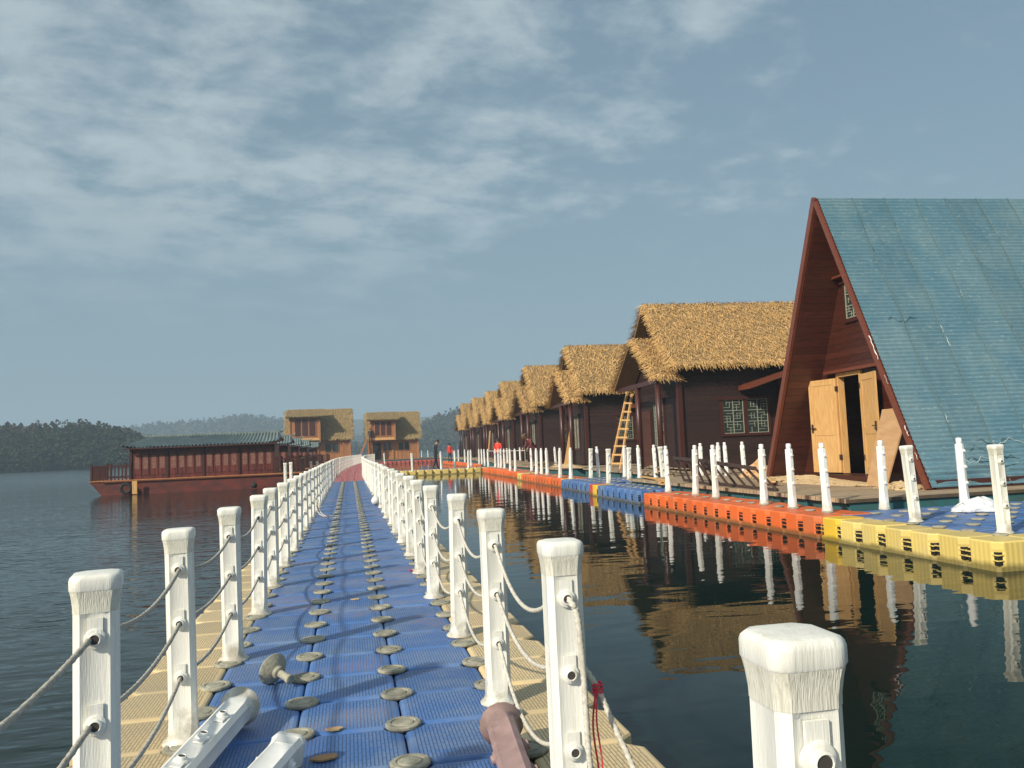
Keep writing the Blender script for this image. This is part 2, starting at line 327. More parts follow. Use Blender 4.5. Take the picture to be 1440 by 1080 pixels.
def roofing_mat():
    m = mat('teal roofing sheet', (0.085, 0.180, 0.235), 0.42, col2=(0.140, 0.230, 0.265), vscale=1.1, thr=(0.40, 0.70)); t = m.node_tree
    p = t.nodes['Principled BSDF']; src = p.inputs['Base Color'].links[0].from_socket
    co = N(t, 'ShaderNodeTexCoord')
    mp = N(t, 'ShaderNodeMapping'); mp.inputs['Scale'].default_value = (5, 1.2, 9.0); t.links.new(co.outputs['Object'], mp.inputs[0])
    nz = N(t, 'ShaderNodeTexNoise'); nz.inputs['Scale'].default_value = 2.2; nz.inputs['Detail'].default_value = 9; nz.inputs['Roughness'].default_value = 0.75; t.links.new(mp.outputs[0], nz.inputs[0])
    mr_ = N(t, 'ShaderNodeMapRange'); mr_.inputs[1].default_value = 0.55; mr_.inputs[2].default_value = 0.66; mr_.inputs[4].default_value = 0.5; t.links.new(nz.outputs[0], mr_.inputs[0])
    m1 = N(t, 'ShaderNodeMix', data_type='RGBA'); t.links.new(mr_.outputs[0], m1.inputs[0]); t.links.new(src, m1.inputs[6]); m1.inputs[7].default_value = (0.34, 0.44, 0.42, 1)
    so = N(t, 'ShaderNodeSeparateXYZ'); t.links.new(co.outputs['Object'], so.inputs[0])
    wn = N(t, 'ShaderNodeTexWhiteNoise', noise_dimensions='1D'); t.links.new(M_(t, 'FLOOR', M_(t, 'DIVIDE', so.outputs[0], 0.78)), wn.inputs['W'])
    st = N(t, 'ShaderNodeTexNoise'); st.inputs['Scale'].default_value = 1.0; st.inputs['Detail'].default_value = 5
    mp2 = N(t, 'ShaderNodeMapping'); mp2.inputs['Scale'].default_value = (7, .8, .5); t.links.new(co.outputs['Object'], mp2.inputs[0]); t.links.new(mp2.outputs[0], st.inputs[0])
    v = M_(t, 'ADD', M_(t, 'ADD', 0.82, M_(t, 'MULTIPLY', wn.outputs[0], 0.12)), M_(t, 'MULTIPLY', st.outputs[0], 0.30))
    hs = N(t, 'ShaderNodeHueSaturation'); t.links.new(m1.outputs[2], hs.inputs['Color']); t.links.new(v, hs.inputs['Value']); t.links.new(hs.outputs[0], p.inputs['Base Color'])
    return m
MAT['roofing'] = roofing_mat()
MAT['scratch'] = mat('bare foil', (0.50, 0.60, 0.60), 0.4)
MAT['seam'] = mat('tarred seam', (0.035, 0.085, 0.095), 0.6)

def add_grime(m, c=(0.30, 0.27, 0.20)):
    t = m.node_tree; p = t.nodes['Principled BSDF']; src = p.inputs['Base Color'].links[0].from_socket
    co = N(t, 'ShaderNodeTexCoord'); oi = N(t, 'ShaderNodeObjectInfo'); sp = N(t, 'ShaderNodeSeparateXYZ'); t.links.new(co.outputs['Object'], sp.inputs[0])
    nz = N(t, 'ShaderNodeTexNoise', noise_dimensions='4D'); nz.inputs['Scale'].default_value = 11; nz.inputs['Detail'].default_value = 7; nz.inputs['Roughness'].default_value = 0.7
    t.links.new(co.outputs['Object'], nz.inputs[0]); t.links.new(M_(t, 'MULTIPLY', oi.outputs['Random'], 40), nz.inputs['W'])
    low = M_(t, 'MULTIPLY', M_(t, 'SUBTRACT', 0.22, sp.outputs[2]), 1.3, clamp=True)
    f = N(t, 'ShaderNodeMapRange'); f.inputs[1].default_value = 0.60; f.inputs[2].default_value = 0.80; f.inputs[4].default_value = 0.75
    t.links.new(M_(t, 'ADD', nz.outputs[0], low), f.inputs[0])
    mx_ = N(t, 'ShaderNodeMix', data_type='RGBA'); t.links.new(f.outputs[0], mx_.inputs[0]); t.links.new(src, mx_.inputs[6]); mx_.inputs[7].default_value = (*c, 1)
    t.links.new(mx_.outputs[2], p.inputs['Base Color'])
for k_ in ('white', 'bare', 'pinkpost'): add_grime(MAT[k_], (0.36, 0.32, 0.24) if k_ != 'pinkpost' else (0.2, 0.14, 0.12))

# ------------------------------------------------------------------ water and hills (setting)
WZ = -0.28
def water_mat():
    m = bpy.data.materials.new('lake water'); m.use_nodes = True; t = m.node_tree; p = t.nodes['Principled BSDF']; p.inputs['Specular IOR Level'].default_value = 0.26
    p.inputs['Base Color'].default_value = (0.005, 0.015, 0.013, 1); p.inputs['Roughness'].default_value = 0.015; p.inputs['IOR'].default_value = 1.333
    ge = N(t, 'ShaderNodeNewGeometry'); sp = N(t, 'ShaderNodeSeparateXYZ'); t.links.new(ge.outputs['Position'], sp.inputs[0])
    def nz(sc, stx, det, off=0):
        mp = N(t, 'ShaderNodeMapping'); mp.inputs['Scale'].default_value = stx; mp.inputs['Location'].default_value = (off, off, 0); mp.inputs['Rotation'].default_value = (0, 0, R(11))
        t.links.new(ge.outputs['Position'], mp.inputs[0]); n = N(t, 'ShaderNodeTexNoise'); n.inputs['Scale'].default_value = sc; n.inputs['Detail'].default_value = det; n.inputs['Roughness'].default_value = 0.5
        t.links.new(mp.outputs[0], n.inputs[0]); return n.outputs[0]
    calm = N(t, 'ShaderNodeMapRange'); calm.interpolation_type = 'SMOOTHSTEP'     # 1 inside the sheltered basin right of the walkway
    t.links.new(sp.outputs[0], calm.inputs[0]); calm.inputs[1].default_value = -1.5; calm.inputs[2].default_value = 0.8
    big = nz(0.9, (0.7, 1.6, 1), 2); mid = nz(3.0, (0.6, 1.5, 1), 2, 5.0); fine = nz(9.0, (0.6, 1.3, 1), 2, 9.0)
    patch = N(t, 'ShaderNodeMapRange'); patch.inputs[1].default_value = 0.35; patch.inputs[2].default_value = 0.65; patch.inputs[3].default_value = 0.5; patch.inputs[4].default_value = 1.0
    t.links.new(nz(0.12, (0.6, 1.4, 1), 3, 3.0), patch.inputs[0])
    openw = M_(t, 'ADD', M_(t, 'MULTIPLY', mid, 0.030), M_(t, 'MULTIPLY', fine, 0.006))
    openw = M_(t, 'ADD', M_(t, 'MULTIPLY', openw, patch.outputs[0]), M_(t, 'MULTIPLY', big, 0.012))
    calmw = M_(t, 'ADD', M_(t, 'MULTIPLY', big, 0.0085), M_(t, 'MULTIPLY', mid, 0.0021))
    # breezier, finely rippled open water away from the pontoons
    far = N(t, 'ShaderNodeMapRange'); far.inputs[1].default_value = 18; far.inputs[2].default_value = 110; far.inputs[3].default_value = 0.0; far.inputs[4].default_value = 0.22
    t.links.new(sp.outputs[1], far.inputs[0])
    opn = M_(t, 'MAXIMUM', M_(t, 'SUBTRACT', 1.0, calm.outputs[0]), M_(t, 'GREATER_THAN', sp.outputs[1], 110))
    t.links.new(M_(t, 'ADD', 0.015, M_(t, 'MULTIPLY', far.outputs[0], opn)), p.inputs['Roughness'])
    h = N(t, 'ShaderNodeMix', data_type='FLOAT'); t.links.new(calm.outputs[0], h.inputs[0]); t.links.new(openw, h.inputs[2]); t.links.new(calmw, h.inputs[3])
    bp = N(t, 'ShaderNodeBump'); bp.inputs['Strength'].default_value = 1.0; bp.inputs['Distance'].default_value = 1.0
    t.links.new(h.outputs[0], bp.inputs['Height']); t.links.new(bp.outputs[0], p.inputs['Normal'])
    return m
o = MB().add([(-2500,-400,WZ),(2500,-400,WZ),(2500,2600,WZ),(-2500,2600,WZ)], [(0,1,2,3)]).build('water', water_mat())
tag(o, kind='structure')
MAT['soil'] = mat('wooded ground', (0.05, 0.055, 0.03), 0.95, col2=(0.035, 0.04, 0.022), vscale=0.05)
MAT['woods'] = mat('mixed autumn foliage', (0.038, 0.048, 0.022), 0.9, spec=0.2, col2=(0.085, 0.055, 0.032), vscale=0.035, island=0.35, thr=(0.48, 0.60))
MAT['woodsfar'] = mat('distant foliage', (0.05, 0.06, 0.035), 0.95, spec=0.1, col2=(0.07, 0.06, 0.04), vscale=0.02, island=0.3)

def profile_hill(name, prof, Y, depth, base_z=WZ-1.0):
    """land whose skyline follows a list of picture points; ridge at distance Y, shore nearer, back slope beyond"""
    pts = [atY(px, py, Y) for px, py in prof]
    fine = []
    for i in range(len(pts)-1):
        k = max(2, int((pts[i+1]-pts[i]).length / (Y*0.02)))
        for j in range(k):
            fine.append(pts[i].lerp(pts[i+1], j/k))
    fine.append(pts[-1])
    rows = []
    for s_, hz_ in ((-1.0, 0.0), (-0.93, 0.16), (-0.7, 0.45), (-0.4, 0.76), (0.0, 1.0), (0.5, 0.8), (1.0, 0.4), (1.6, 0.0)):
        row = []
        for q in fine:
            n_ = mnoise.noise(Vector((q.x*0.02, (Y+s_*depth)*0.02, 1.7)))
            z = base_z + (q.z - base_z) * hz_ * (1 + (0.12*n_ if 0 < hz_ < 1 else 0))
            k_ = 1 + s_*depth/Y
            row.append((q.x*k_, Y + s_*depth + n_*depth*0.12*(1 if hz_ == 0 else 0), z))
        rows.append(row)
    mb = MB(); n = len(fine)
    vs = [v for r_ in rows for v in r_]; fs = []
    for i in range(len(rows)-1):
        for j in range(n-1): fs.append((i*n+j, i*n+j+1, (i+1)*n+j+1, (i+1)*n+j))
    mb.add(vs, fs); ob = mb.build(name, MAT['soil'], smooth=True); tag(ob, kind='structure')
    return rows, n
def forest(name, label, rows, n, dens, size, m, seed=1, leaf=0.5, conf=0.15, nleaf=70):
    rnd = random.Random(seed); mb = MB()
    for k in range(dens):
        i = min(rnd.random()**0.8, 0.999) * (4.6); ii = int(i); fi = i - ii
        j = rnd.random() * (n-1.001); jj = int(j); fj = j - jj
        if ii >= len(rows)-1: continue
        A = Vector(rows[ii][jj]).lerp(Vector(rows[ii][jj+1]), fj); B = Vector(rows[ii+1][jj]).lerp(Vector(rows[ii+1][jj+1]), fj)
        p = A.lerp(B, fi)
        if p.z < WZ + 0.2: p.z = WZ + 0.2
        s_ = size * rnd.uniform(0.6, 1.35); tall = rnd.random() < conf
        hgt = s_*(2.0 if tall else 1.25); wid = s_*(0.35 if tall else 0.62)
        mb.tube([p - Vector((0,0,1)), p + Vector((0,0,hgt*0.55))], [s_*0.035, s_*0.02], 4)
        for _ in range(nleaf):
            # leaf clumps spread through a lumpy crown
            th = rnd.uniform(0, 2*math.pi); v = rnd.random(); rr = (rnd.random()**0.4)
            lump = 0.8 + 0.35*math.sin(3*th + k) * math.cos(5*v + k)
            wz = math.sin(math.pi*min(0.97, 0.12+0.9*v)) if not tall else (1.05 - v)
            c = p + Vector((math.cos(th)*wid*rr*wz*lump, math.sin(th)*wid*rr*wz*lump, hgt*(0.22+0.8*v)))
            d1 = Vector((rnd.gauss(0,1), rnd.gauss(0,1), rnd.gauss(0,0.7))).normalized()*leaf*rnd.uniform(0.6,1.3)
            d2 = d1.cross(Vector((rnd.gauss(0,1), rnd.gauss(0,1), rnd.gauss(0,1)))).normalized()*leaf*rnd.uniform(0.5,1.0)
            mb.add([c-d1, c-d2*0.9, c+d1, c+d2], [(0,1,2,3)])
    ob = mb.build(name, m); tag(ob, label, 'woods', kind='stuff'); return ob
rows, n_ = profile_hill('hill', [(-420,648),(-260,640),(-120,630),(0,622),(60,618),(110,616),(150,622),(190,632),(225,643),(262,651),(300,655)], 262, 30)
forest('lakeside_woods', 'dark mixed wood of green and russet trees along the left lake shore', rows, n_, 2600, 3.6, MAT['woods'], 3, leaf=0.40, nleaf=64, conf=0.0)
rows, n_ = profile_hill('hill', [(-300,640),(-100,625),(60,615),(150,610),(220,600),(300,594),(345,589),(385,592),(430,603),(480,612),(540,622),(600,630)], 900, 140)
forest('distant_woods', 'pale hazy woodland over the low hills behind the boat', rows, n_, 3000, 4, MAT['woodsfar'], 5, leaf=1.5, nleaf=9, conf=0.0)
rows, n_ = profile_hill('hill', [(380,606),(450,598),(500,590),(560,588),(640,584),(760,580),(900,580),(1200,574),(1600,560)], 1250, 160)
rows, n_ = profile_hill('hill', [(480,642),(540,631),(575,616),(600,603),(625,592),(650,587),(700,582),(800,574),(1000,572),(1300,560),(1700,545)], 520, 80)
forest('hillside_woods', 'blue-green hazy wooded slope behind the last cottages', rows, n_, 3400, 4.5, MAT['woodsfar'], 8, leaf=0.9, nleaf=18, conf=0.0)
# ------------------------------------------------------------------ float blocks
def block_mesh(m, L=0.5, seed=0, detail=True):
    m = [m, MAT['slot_shade']]
    h = L/2 - 0.0035; mb = MB()
    def ring(c, z, ins=0.0):
        a_ = h - ins; c = max(c - ins*0.4, 0.004)
        return [(a_-c, -a_, z), (a_, -a_+c, z), (a_, a_-c, z), (a_-c, a_, z), (-a_+c, a_, z), (-a_, a_-c, z), (-a_, -a_+c, z), (-a_+c, -a_, z)]
    cut = 0.088
    if detail:
        mb.rings([ring(0.05, -0.40, 0.02), ring(0.03, -0.37), ring(0.03, -0.275), ring(0.098, -0.262), ring(0.098, -0.11), ring(cut, -0.085), ring(cut, -0.016), ring(cut, -0.005, 0.006), ring(cut, 0.0, 0.020)])
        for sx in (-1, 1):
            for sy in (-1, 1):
                mb.box((min(sx*(h-0.095), sx*(h-0.020)), min(sy*(h-0.095), sy*(h-0.020)), -0.256), (max(sx*(h-0.095), sx*(h-0.020)), max(sy*(h-0.095), sy*(h-0.020)), -0.114), 1)  # near-black filler box: shade of the open notch put into its colour
                for z in (-0.145, -0.205):
                    mb.box((min(sx*(h-0.09), sx*(h-0.004)), min(sy*(h-0.09), sy*(h-0.004)), z-0.006), (max(sx*(h-0.09), sx*(h-0.004)), max(sy*(h-0.09), sy*(h-0.004)), z+0.006))
    else:
        mb.rings([ring(0.03, -0.37), ring(0.03, -0.275), ring(0.085, -0.265), ring(0.085, -0.105), ring(cut, -0.085), ring(cut, -0.008), ring(cut, 0.0, 0.012)])
    return mb, mb.mesh('float_block', m)
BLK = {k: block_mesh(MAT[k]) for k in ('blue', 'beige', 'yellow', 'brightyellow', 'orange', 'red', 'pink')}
def pin_mb(x, y, mb=None, n=20, r=0.086):
    mb = mb or MB()
    prof = [(r*0.9, -0.01), (r, 0.0), (r, 0.010), (r*0.93, 0.015), (r*0.72, 0.0155), (r*0.68, 0.011), (r*0.60, 0.011), (r*0.56, 0.0155), (r*0.25, 0.0165)]
    return mb.lathe(prof, n, (x, y, 0))
PINM = pin_mb(0, 0).mesh('connecting_pin', MAT['pin']); autosmooth(PINM, 30)
def put(me, name, parent, loc, rz=0.0, rx=0.0, ry=0.0):
    o = bpy.data.objects.new(name, me); COL.objects.link(o); o.parent = parent; o.location = loc; o.rotation_euler = (rx, ry, rz); return o
# main walkway
WX = -0.03
def drift(Y): return 0.0 if Y < 38 else 0.0006*(Y-38)**2
way = thing('pontoon_walkway', 'long straight walkway of blue floats edged with beige ones, turning red far ahead', 'floating walkway', (0, 0, 0))
rest = MB(); restm = ['blue', 'beige', 'pink']; nb = 0
for k in range(-4, 205):
    Y = 0.3 + 0.5*k
    for cidx in range(5):
        x = WX + (cidx-2)*0.5 + drift(Y); kind = 'beige' if cidx in (0, 4) else 'blue'
        if Y > 37.8: kind = 'pink'
        z = random.uniform(-0.004, 0.004); tl = random.uniform(-0.006, 0.006)
        if 0 <= k and nb < 100 and Y > 2.0:
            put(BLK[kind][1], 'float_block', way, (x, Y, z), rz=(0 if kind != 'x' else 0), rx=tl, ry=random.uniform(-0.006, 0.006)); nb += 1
        else:
            src = BLK_LO if k > 26 and 'BLK_LO' in globals() else BLK['blue'][0]
            rest.add([(v[0]+x-WX, v[1]+Y-0.3, v[2]+z) for v in src.v], src.f, restm.index(kind))
o = rest.build('float_blocks', [MAT[q] for q in restm], way, loc=(WX, 0.3, 0)); tag(o, kind='stuff')
rest = MB(); npn = 0
for k in range(-4, 205):
    Y = 0.05 + 0.5*k
    for s_ in (-1.5, -0.5, 0.5, 1.5):
        if Y > 38: continue
        x = WX + s_*0.5 + drift(Y)
        if Y > 3.0 and npn < 100: put(PINM, 'connecting_pin', way, (x + random.uniform(-.006, .006), Y, 0.002), rz=random.random()*3, rx=random.uniform(-.03, .03)); npn += 1
        else: pin_mb(x, Y, rest, 10, 0.076)
o = rest.build('connecting_pins', MAT['pin'], way); tag(o, kind='stuff')

FZ = 0.04
def platform(name, label, cells, group=None, pins=True):
    """cells: (x, y, colour) float centres"""
    x0 = min(c[0] for c in cells); y0 = min(c[1] for c in cells)
    t = thing(name, label, 'floating platform', (x0, y0, FZ), 0, group)
    have = {(round(c[0]*2), round(c[1]*2)) for c in cells}
    corner = {}
    for i, (x, y, kcol) in enumerate(cells):
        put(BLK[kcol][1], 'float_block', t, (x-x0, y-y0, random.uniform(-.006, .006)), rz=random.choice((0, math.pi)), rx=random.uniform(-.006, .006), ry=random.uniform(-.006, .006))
        for sx in (-1, 1):
            for sy in (-1, 1):
                kk = (round((x+sx*.25)*4), round((y+sy*.25)*4)); corner.setdefault(kk, [0, x+sx*.25, y+sy*.25]); corner[kk][0] += 1
    if pins:
        for v in corner.values():
            if v[0] >= 4: put(PINM, 'connecting_pin', t, (v[1]-x0, v[2]-y0, 0.004))
    return t
def grid(x0, y0, nx, ny, f): return [(x0+.25+.5*i, y0+.25+.5*j, f(i, j)) for i in range(nx) for j in range(ny)]
platform('float_platform', 'blue platform with a thick pale yellow edge at the right, plastic bag on top', grid(6.85, 7.78, 1, 6, lambda i, j: 'yellow') + grid(7.35, 7.78, 8, 1, lambda i, j: 'yellow') + grid(7.35, 8.28, 8, 7, lambda i, j: 'orange' if i == 7 and j > 3 else 'blue') + [(7.15, 11.04, 'brightyellow')])
platform('float_platform', 'bright orange float row beside the teal raft, in front of the A-frame cottage', grid(6.88, 11.32, 2, 15, lambda i, j: 'orange'))
platform('float_platform', 'wide blue float platform between two orange rows, nearer of two', grid(7.05, 19.6, 4, 8, lambda i, j: 'blue' if j < 7 else ('brightyellow' if i == 0 else 'blue')) + [(7.35, 23.86, 'red')])
platform('float_platform', 'farther blue float platform, just past the thin red and yellow floats', grid(7.28, 24.15, 4, 8, lambda i, j: 'blue'))
platform('float_platform', 'orange float row with one yellow float, in front of the second thatched cottage', grid(7.42, 28.2, 2, 15, lambda i, j: 'brightyellow' if j == 0 and i == 0 else 'orange'))
platform('float_platform', 'farthest orange float row on the basin edge, dark red at its near end', [(7.75, 36.2, 'yellow'), (8.25, 36.2, 'yellow'), (7.75, 36.7, 'yellow'), (8.25, 36.7, 'yellow')] + grid(7.85, 37.2, 2, 24, lambda i, j: 'red' if j < 2 else 'orange'))
platform('float_platform', 'pale yellow float bridge crossing the end of the basin, man in black walking on it', grid(1.5, 50.0, 15, 3, lambda i, j: 'yellow' if j == 0 else 'blue'), pins=False)
platform('float_platform', 'far red float row crossing in front of the distant two-storey house', grid(3.4, 96.0, 14, 2, lambda i, j: 'red'), pins=False)
platform('float_platform', 'far orange float row running away behind the yellow bridge', grid(9.2, 60.5, 1, 44, lambda i, j: 'orange'), pins=False)

# ------------------------------------------------------------------ posts
def oct_ring(a, c, z, dent=0.0):
    """square with cut corners and a shallow panel sunk into each side"""
    pts = []
    for q in range(4):
        th = q*math.pi/2; cs, sn = math.cos(th), math.sin(th)
        for x, y in ((-(a-c), -a), (-(a-c)+0.014, -a+dent), ((a-c)-0.014, -a+dent), ((a-c), -a)):
            pts.append((x*cs - y*sn, x*sn + y*cs, z))
    return pts
def circ16(r, z): return [(r*math.cos(2*math.pi*(k+0.5)/16 - math.pi*0.75), r*math.sin(2*math.pi*(k+0.5)/16 - math.pi*0.75), z) for k in range(16)]
def boss(mb, z, s_, mi=0, mh=1):
    """moulded rope eye on the side facing s_ (-1 near, 1 far)"""
    Mx = Matrix.Translation((0, s_*0.0555, z)) @ Matrix.Rotation(R(90)*s_*-1 if s_ > 0 else R(90), 4, 'X')
    mb.lathe([(0.030, 0.0), (0.030, 0.010), (0.026, 0.013), (0.020, 0.013), (0.019, 0.024), (0.015, 0.026), (0.0125, 0.022)], 16, (0,0,0), mi, Mx)
def post_parts(parent, detail=2, m='white', mband='whiteband'):
    a, c = 0.0600, 0.020
    mb = MB()
    mb.rings([circ16(0.094, 0.0), circ16(0.097, 0.006), circ16(0.094, 0.014), circ16(0.078, 0.026), oct_ring(0.066, 0.030, 0.045), oct_ring(a+0.002, 0.024, 0.085), oct_ring(a, c, 0.12, 0.0), oct_ring(a, c, 0.135, 0.006), oct_ring(a, c, 0.865, 0.006), oct_ring(a, c, 0.875, 0.0)])
    sh = mb.build('shaft', [MAT[m]], parent); autosmooth(sh.data, 40)
    mb = MB()
    mb.rings([oct_ring(a+0.0008, c, 0.874), oct_ring(a+0.0012, c, 0.892), oct_ring(a+0.004, c, 0.918), oct_ring(a+0.0075, c, 0.938)])
    bd = mb.build('collar', [MAT[mband]], parent); autosmooth(bd.data, 40)
    mb = MB()
    mb.rings([oct_ring(a+0.0078, c, 0.9375), oct_ring(a+0.0095, c, 0.942), oct_ring(a+0.0098, 0.021, 0.968), oct_ring(a+0.0080, 0.022, 0.9765), oct_ring(a+0.0035, 0.022, 0.982), oct_ring(a-0.004, 0.022, 0.9845), oct_ring(a-0.03, 0.012, 0.9855)])
    cp = mb.build('cap', [MAT[m]], parent); autosmooth(cp.data, 60)
    for z in (0.80, 0.555, 0.31):
        mb = MB(); boss(mb, z, -1)
        e = mb.build('rope_eye', [MAT[m]], parent); autosmooth(e.data, 40)
        mb = MB(); boss(mb, z, 1)
        e2 = mb.build('rope_eye', [MAT[m]], parent); autosmooth(e2.data, 40)
        h_ = MB().lathe([(0.0145, 0.0), (0.0145, 0.0235)], 12, (0,0,0), 0, Matrix.Translation((0, -0.0555, z)) @ Matrix.Rotation(R(90), 4, 'X')).build('eye_hole', MAT['hole'], e)
        for sg in (-1, 1):
            mb2 = MB(); mb2.box((-0.021, sg*a - 0.0028, z + 0.020), (0.021, sg*a + 0.0035, z + 0.060))
            if sg < 0: k_ = mb2.build('key_plate', [MAT[m]], parent)
def make_post(detail=True):
    t = thing('rope_post', 'x', 'post')
    post_parts(t); return t
postA = make_post()
# far posts: one mesh
def joined_post(m='white', mb_='whiteband', cap=True):
    a, c = 0.0600, 0.020; mb = MB()
    mb.rings([circ16(0.097, 0.0), circ16(0.094, 0.014), oct_ring(0.064, 0.030, 0.045), oct_ring(a, c, 0.12), oct_ring(a, c, 0.875)])
    mb.rings([oct_ring(a+0.001, c, 0.874), oct_ring(a+0.0075, c, 0.935)], mi=1)
    mb.rings([oct_ring(a+0.0095, 0.02, 0.935), oct_ring(a+0.0098, 0.022, 0.965), oct_ring(a+0.003, 0.026, 0.985)])
    for z in (0.80, 0.555, 0.31):
        for s_ in (-1, 1): mb.lathe([(0.028, 0), (0.020, 0.012), (0.018, 0.024)], 8, (0,0,0), 0, Matrix.Translation((0, s_*0.0555, z)) @ Matrix.Rotation(R(-90)*s_, 4, 'X'))
    me = mb.mesh('rope_post', [MAT[m], MAT[mb_]]); autosmooth(me, 40); return me
postLo = joined_post()
usedA = [False]
def place_post(x, y, z, label, group, rz=0.0, lean=0.02, near=True):
    if near:
        if not usedA[0]: o = postA; usedA[0] = True
        else: o = copy_tree(postA)
    else:
        o = bpy.data.objects.new('rope_post', postLo); COL.objects.link(o)
    o.location = (x, y, z); o.rotation_euler = (random.uniform(-lean, lean), random.uniform(-lean, lean), rz + random.uniform(-.05, .05))
    tag(o, label, 'post', group); return o
LP = [1.15, 2.68, 4.14, 5.66, 7.18, 8.62, 10.1]; RP = [1.27, 2.72, 4.24, 5.80, 7.35, 8.85, 10.35]
while LP[-1] < 97: LP.append(LP[-1] + (1.5 if LP[-1] < 80 else 2.2))
while RP[-1] < 97: RP.append(RP[-1] + (1.5 if RP[-1] < 80 else 2.2))
def px_side(side, Y):
    return (-0.775 if side < 0 else 0.715) + drift(Y)
posts = {-1: [], 1: []}
for side, lst in ((-1, LP), (1, RP)):
    word = 'left' if side < 0 else 'right'
    cnt = 0
    for i, Y in enumerate(lst):
        x = px_side(side, Y)
        if i > 1: x += random.uniform(-.015, .015)
        if side > 0 and i < 2: x += (-0.012, -0.02)[i]
        if side < 0 and i == 1: x += 0.025
        if side < 0 and Y < 2: 
            posts[side].append((x, Y)); continue            # this one stands outside the picture
        cnt += 1
        o = place_post(x, Y, 0.0, 'white capped rope post, %s from the camera along the %s edge of the walkway' % (nth(cnt), word), 'rope posts along the %s edge of the walkway' % word, 0.20 if side < 0 and i == 1 else (0.10 if side < 0 and i == 2 else 0.0), 0.018 if i > 1 else 0.006, near=Y < 26)
        posts[side].append((x, Y))
o = place_post(posts[-1][0][0], posts[-1][0][1], 0.0, 'white capped rope post just outside the lower left of the picture', 'rope posts along the left edge of the walkway', near=True)

# ------------------------------------------------------------------ ropes
def span(p, q, sag, n):
    p = Vector(p); q = Vector(q)
    return [p.lerp(q, i/n) - Vector((0, 0, 4*sag*(i/n)*(1-i/n))) for i in range(n+1)]
def rope_line(side, z, sagf, label, m):
    mb = MB()
    L = posts[side]
    for i in range(len(L)-1):
        if side > 0 and i == 0: continue
        (x0, y0), (x1, y1) = L[i], L[i+1]
        near = y0 < 9; n = 60 if near else (14 if y0 < 25 else 6)
        pts = [Vector((x0, y0+0.0, z))] + span((x0, y0+0.075, z), (x1, y1-0.078, z), sagf(i), n) + [Vector((x1, y1, z))]
        mb.tube(pts, 0.0088, 9 if near else 5, twist=55 if near else 0, lobes=0.16 if near else 0)
    o = mb.build('railing_rope', MAT[m], smooth=True); tag(o, label, 'rope', 'ropes strung through the walkway posts'); return o
rr = random.Random(5)
sl_ = {z: [0.045 + rr.uniform(-.015, .03) for _ in range(90)] for z in (0.80, 0.555, 0.31)}
rope_line(-1, 0.80, lambda i: sl_[0.80][i], 'top grey rope threaded through the left line of posts', 'rope')
rope_line(-1, 0.555, lambda i: sl_[0.555][i], 'middle grey rope threaded through the left line of posts', 'rope')
rope_line(-1, 0.31, lambda i: sl_[0.31][i]*0.8, 'lowest grey rope threaded through the left line of posts', 'rope')
sr_ = {z: [0.15 + rr.uniform(-.05, .06) for _ in range(90)] for z in (0.80, 0.555, 0.31)}
rope_line(1, 0.80, lambda i: [0, 0.17, 0.15, 0.12][i] if i < 4 else sr_[0.80][i], 'top slack pale rope threaded through the right line of posts', 'ropew')
rope_line(1, 0.555, lambda i: [0, 0.13, 0.12, 0.12][i] if i < 4 else sr_[0.555][i]*0.8, 'middle slack pale rope threaded through the right line of posts', 'ropew')
rope_line(1, 0.31, lambda i: [0, 0.185, 0.16, 0.12][i] if i < 4 else sr_[0.31][i]*0.7, 'lowest slack pale rope threaded through the right line of posts', 'ropew')
def smooth_path(ctrl, n=12):
    ctrl = [Vector(c) for c in ctrl]; P = [ctrl[0]*2-ctrl[1]] + ctrl + [ctrl[-1]*2-ctrl[-2]]; outp = []
    for i in range(1, len(P)-2):
        for k in range(n):
            t = k/n; a0, a1, a2, a3 = P[i-1], P[i], P[i+1], P[i+2]
            outp.append(0.5*((2*a1)+(-a0+a2)*t+(2*a0-5*a1+4*a2-a3)*t*t+(-a0+3*a1-3*a2+a3)*t**3))
    outp.append(ctrl[-1]); return outp
x2, y2 = posts[1][1]
mb = MB().tube(smooth_path([(x2, y2-0.03, 0.80), (x2, y2-0.085, 0.795), (x2+0.018, y2-0.105, 0.74), (x2+0.030, y2-0.10, 0.55), (x2+0.036, y2-0.10, 0.3), (x2+0.05, y2-0.12, 0.12), (x2+0.06, y2-0.2, 0.02), (x2+0.02, y2-0.5, 0.012)], 22), 0.0095, 12, twist=110, lobes=0.20)
tag(mb.build('hanging_rope', MAT['ropew'], smooth=True), 'thick twisted rope end hanging down the front of the near right post', 'rope')
mb = MB().tube(smooth_path([(x2+0.01, y2+0.075, 0.62), (x2+0.10, y2+0.04, 0.50), (x2+0.15, y2-0.02, 0.36), (x2+0.20, y2-0.10, 0.20), (x2+0.23, y2-0.18, 0.02), (x2+0.25, y2-0.5, 0.012)], 22), 0.0095, 12, twist=110, lobes=0.20)
ht = mb.build('tied_rope', MAT['ropew'], smooth=True); tag(ht, 'pale rope with a red cord knotted round it, behind the near right post', 'rope')
kx = Vector((x2+0.112, y2+0.03, 0.475))
mb = MB()
for k in range(3): mb.tube([kx + Vector((0.017*math.cos(t_*0.55), 0.017*math.sin(t_*0.55), 0.012*k-0.012+0.004*math.sin(t_))) for t_ in range(12)], 0.004, 6)
mb.tube(smooth_path([kx+Vector((-.01, -.015, 0)), kx+Vector((-.03, -.03, -.12)), kx+Vector((-.02, -.045, -.28)), kx+Vector((-.035, -.05, -.42))], 8), 0.0035, 6)
mb.tube(smooth_path([kx+Vector((-.005, -.018, 0)), kx+Vector((-.018, -.035, -.10)), kx+Vector((-.008, -.045, -.25)), kx+Vector((-.025, -.06, -.45))], 8), 0.003, 6)
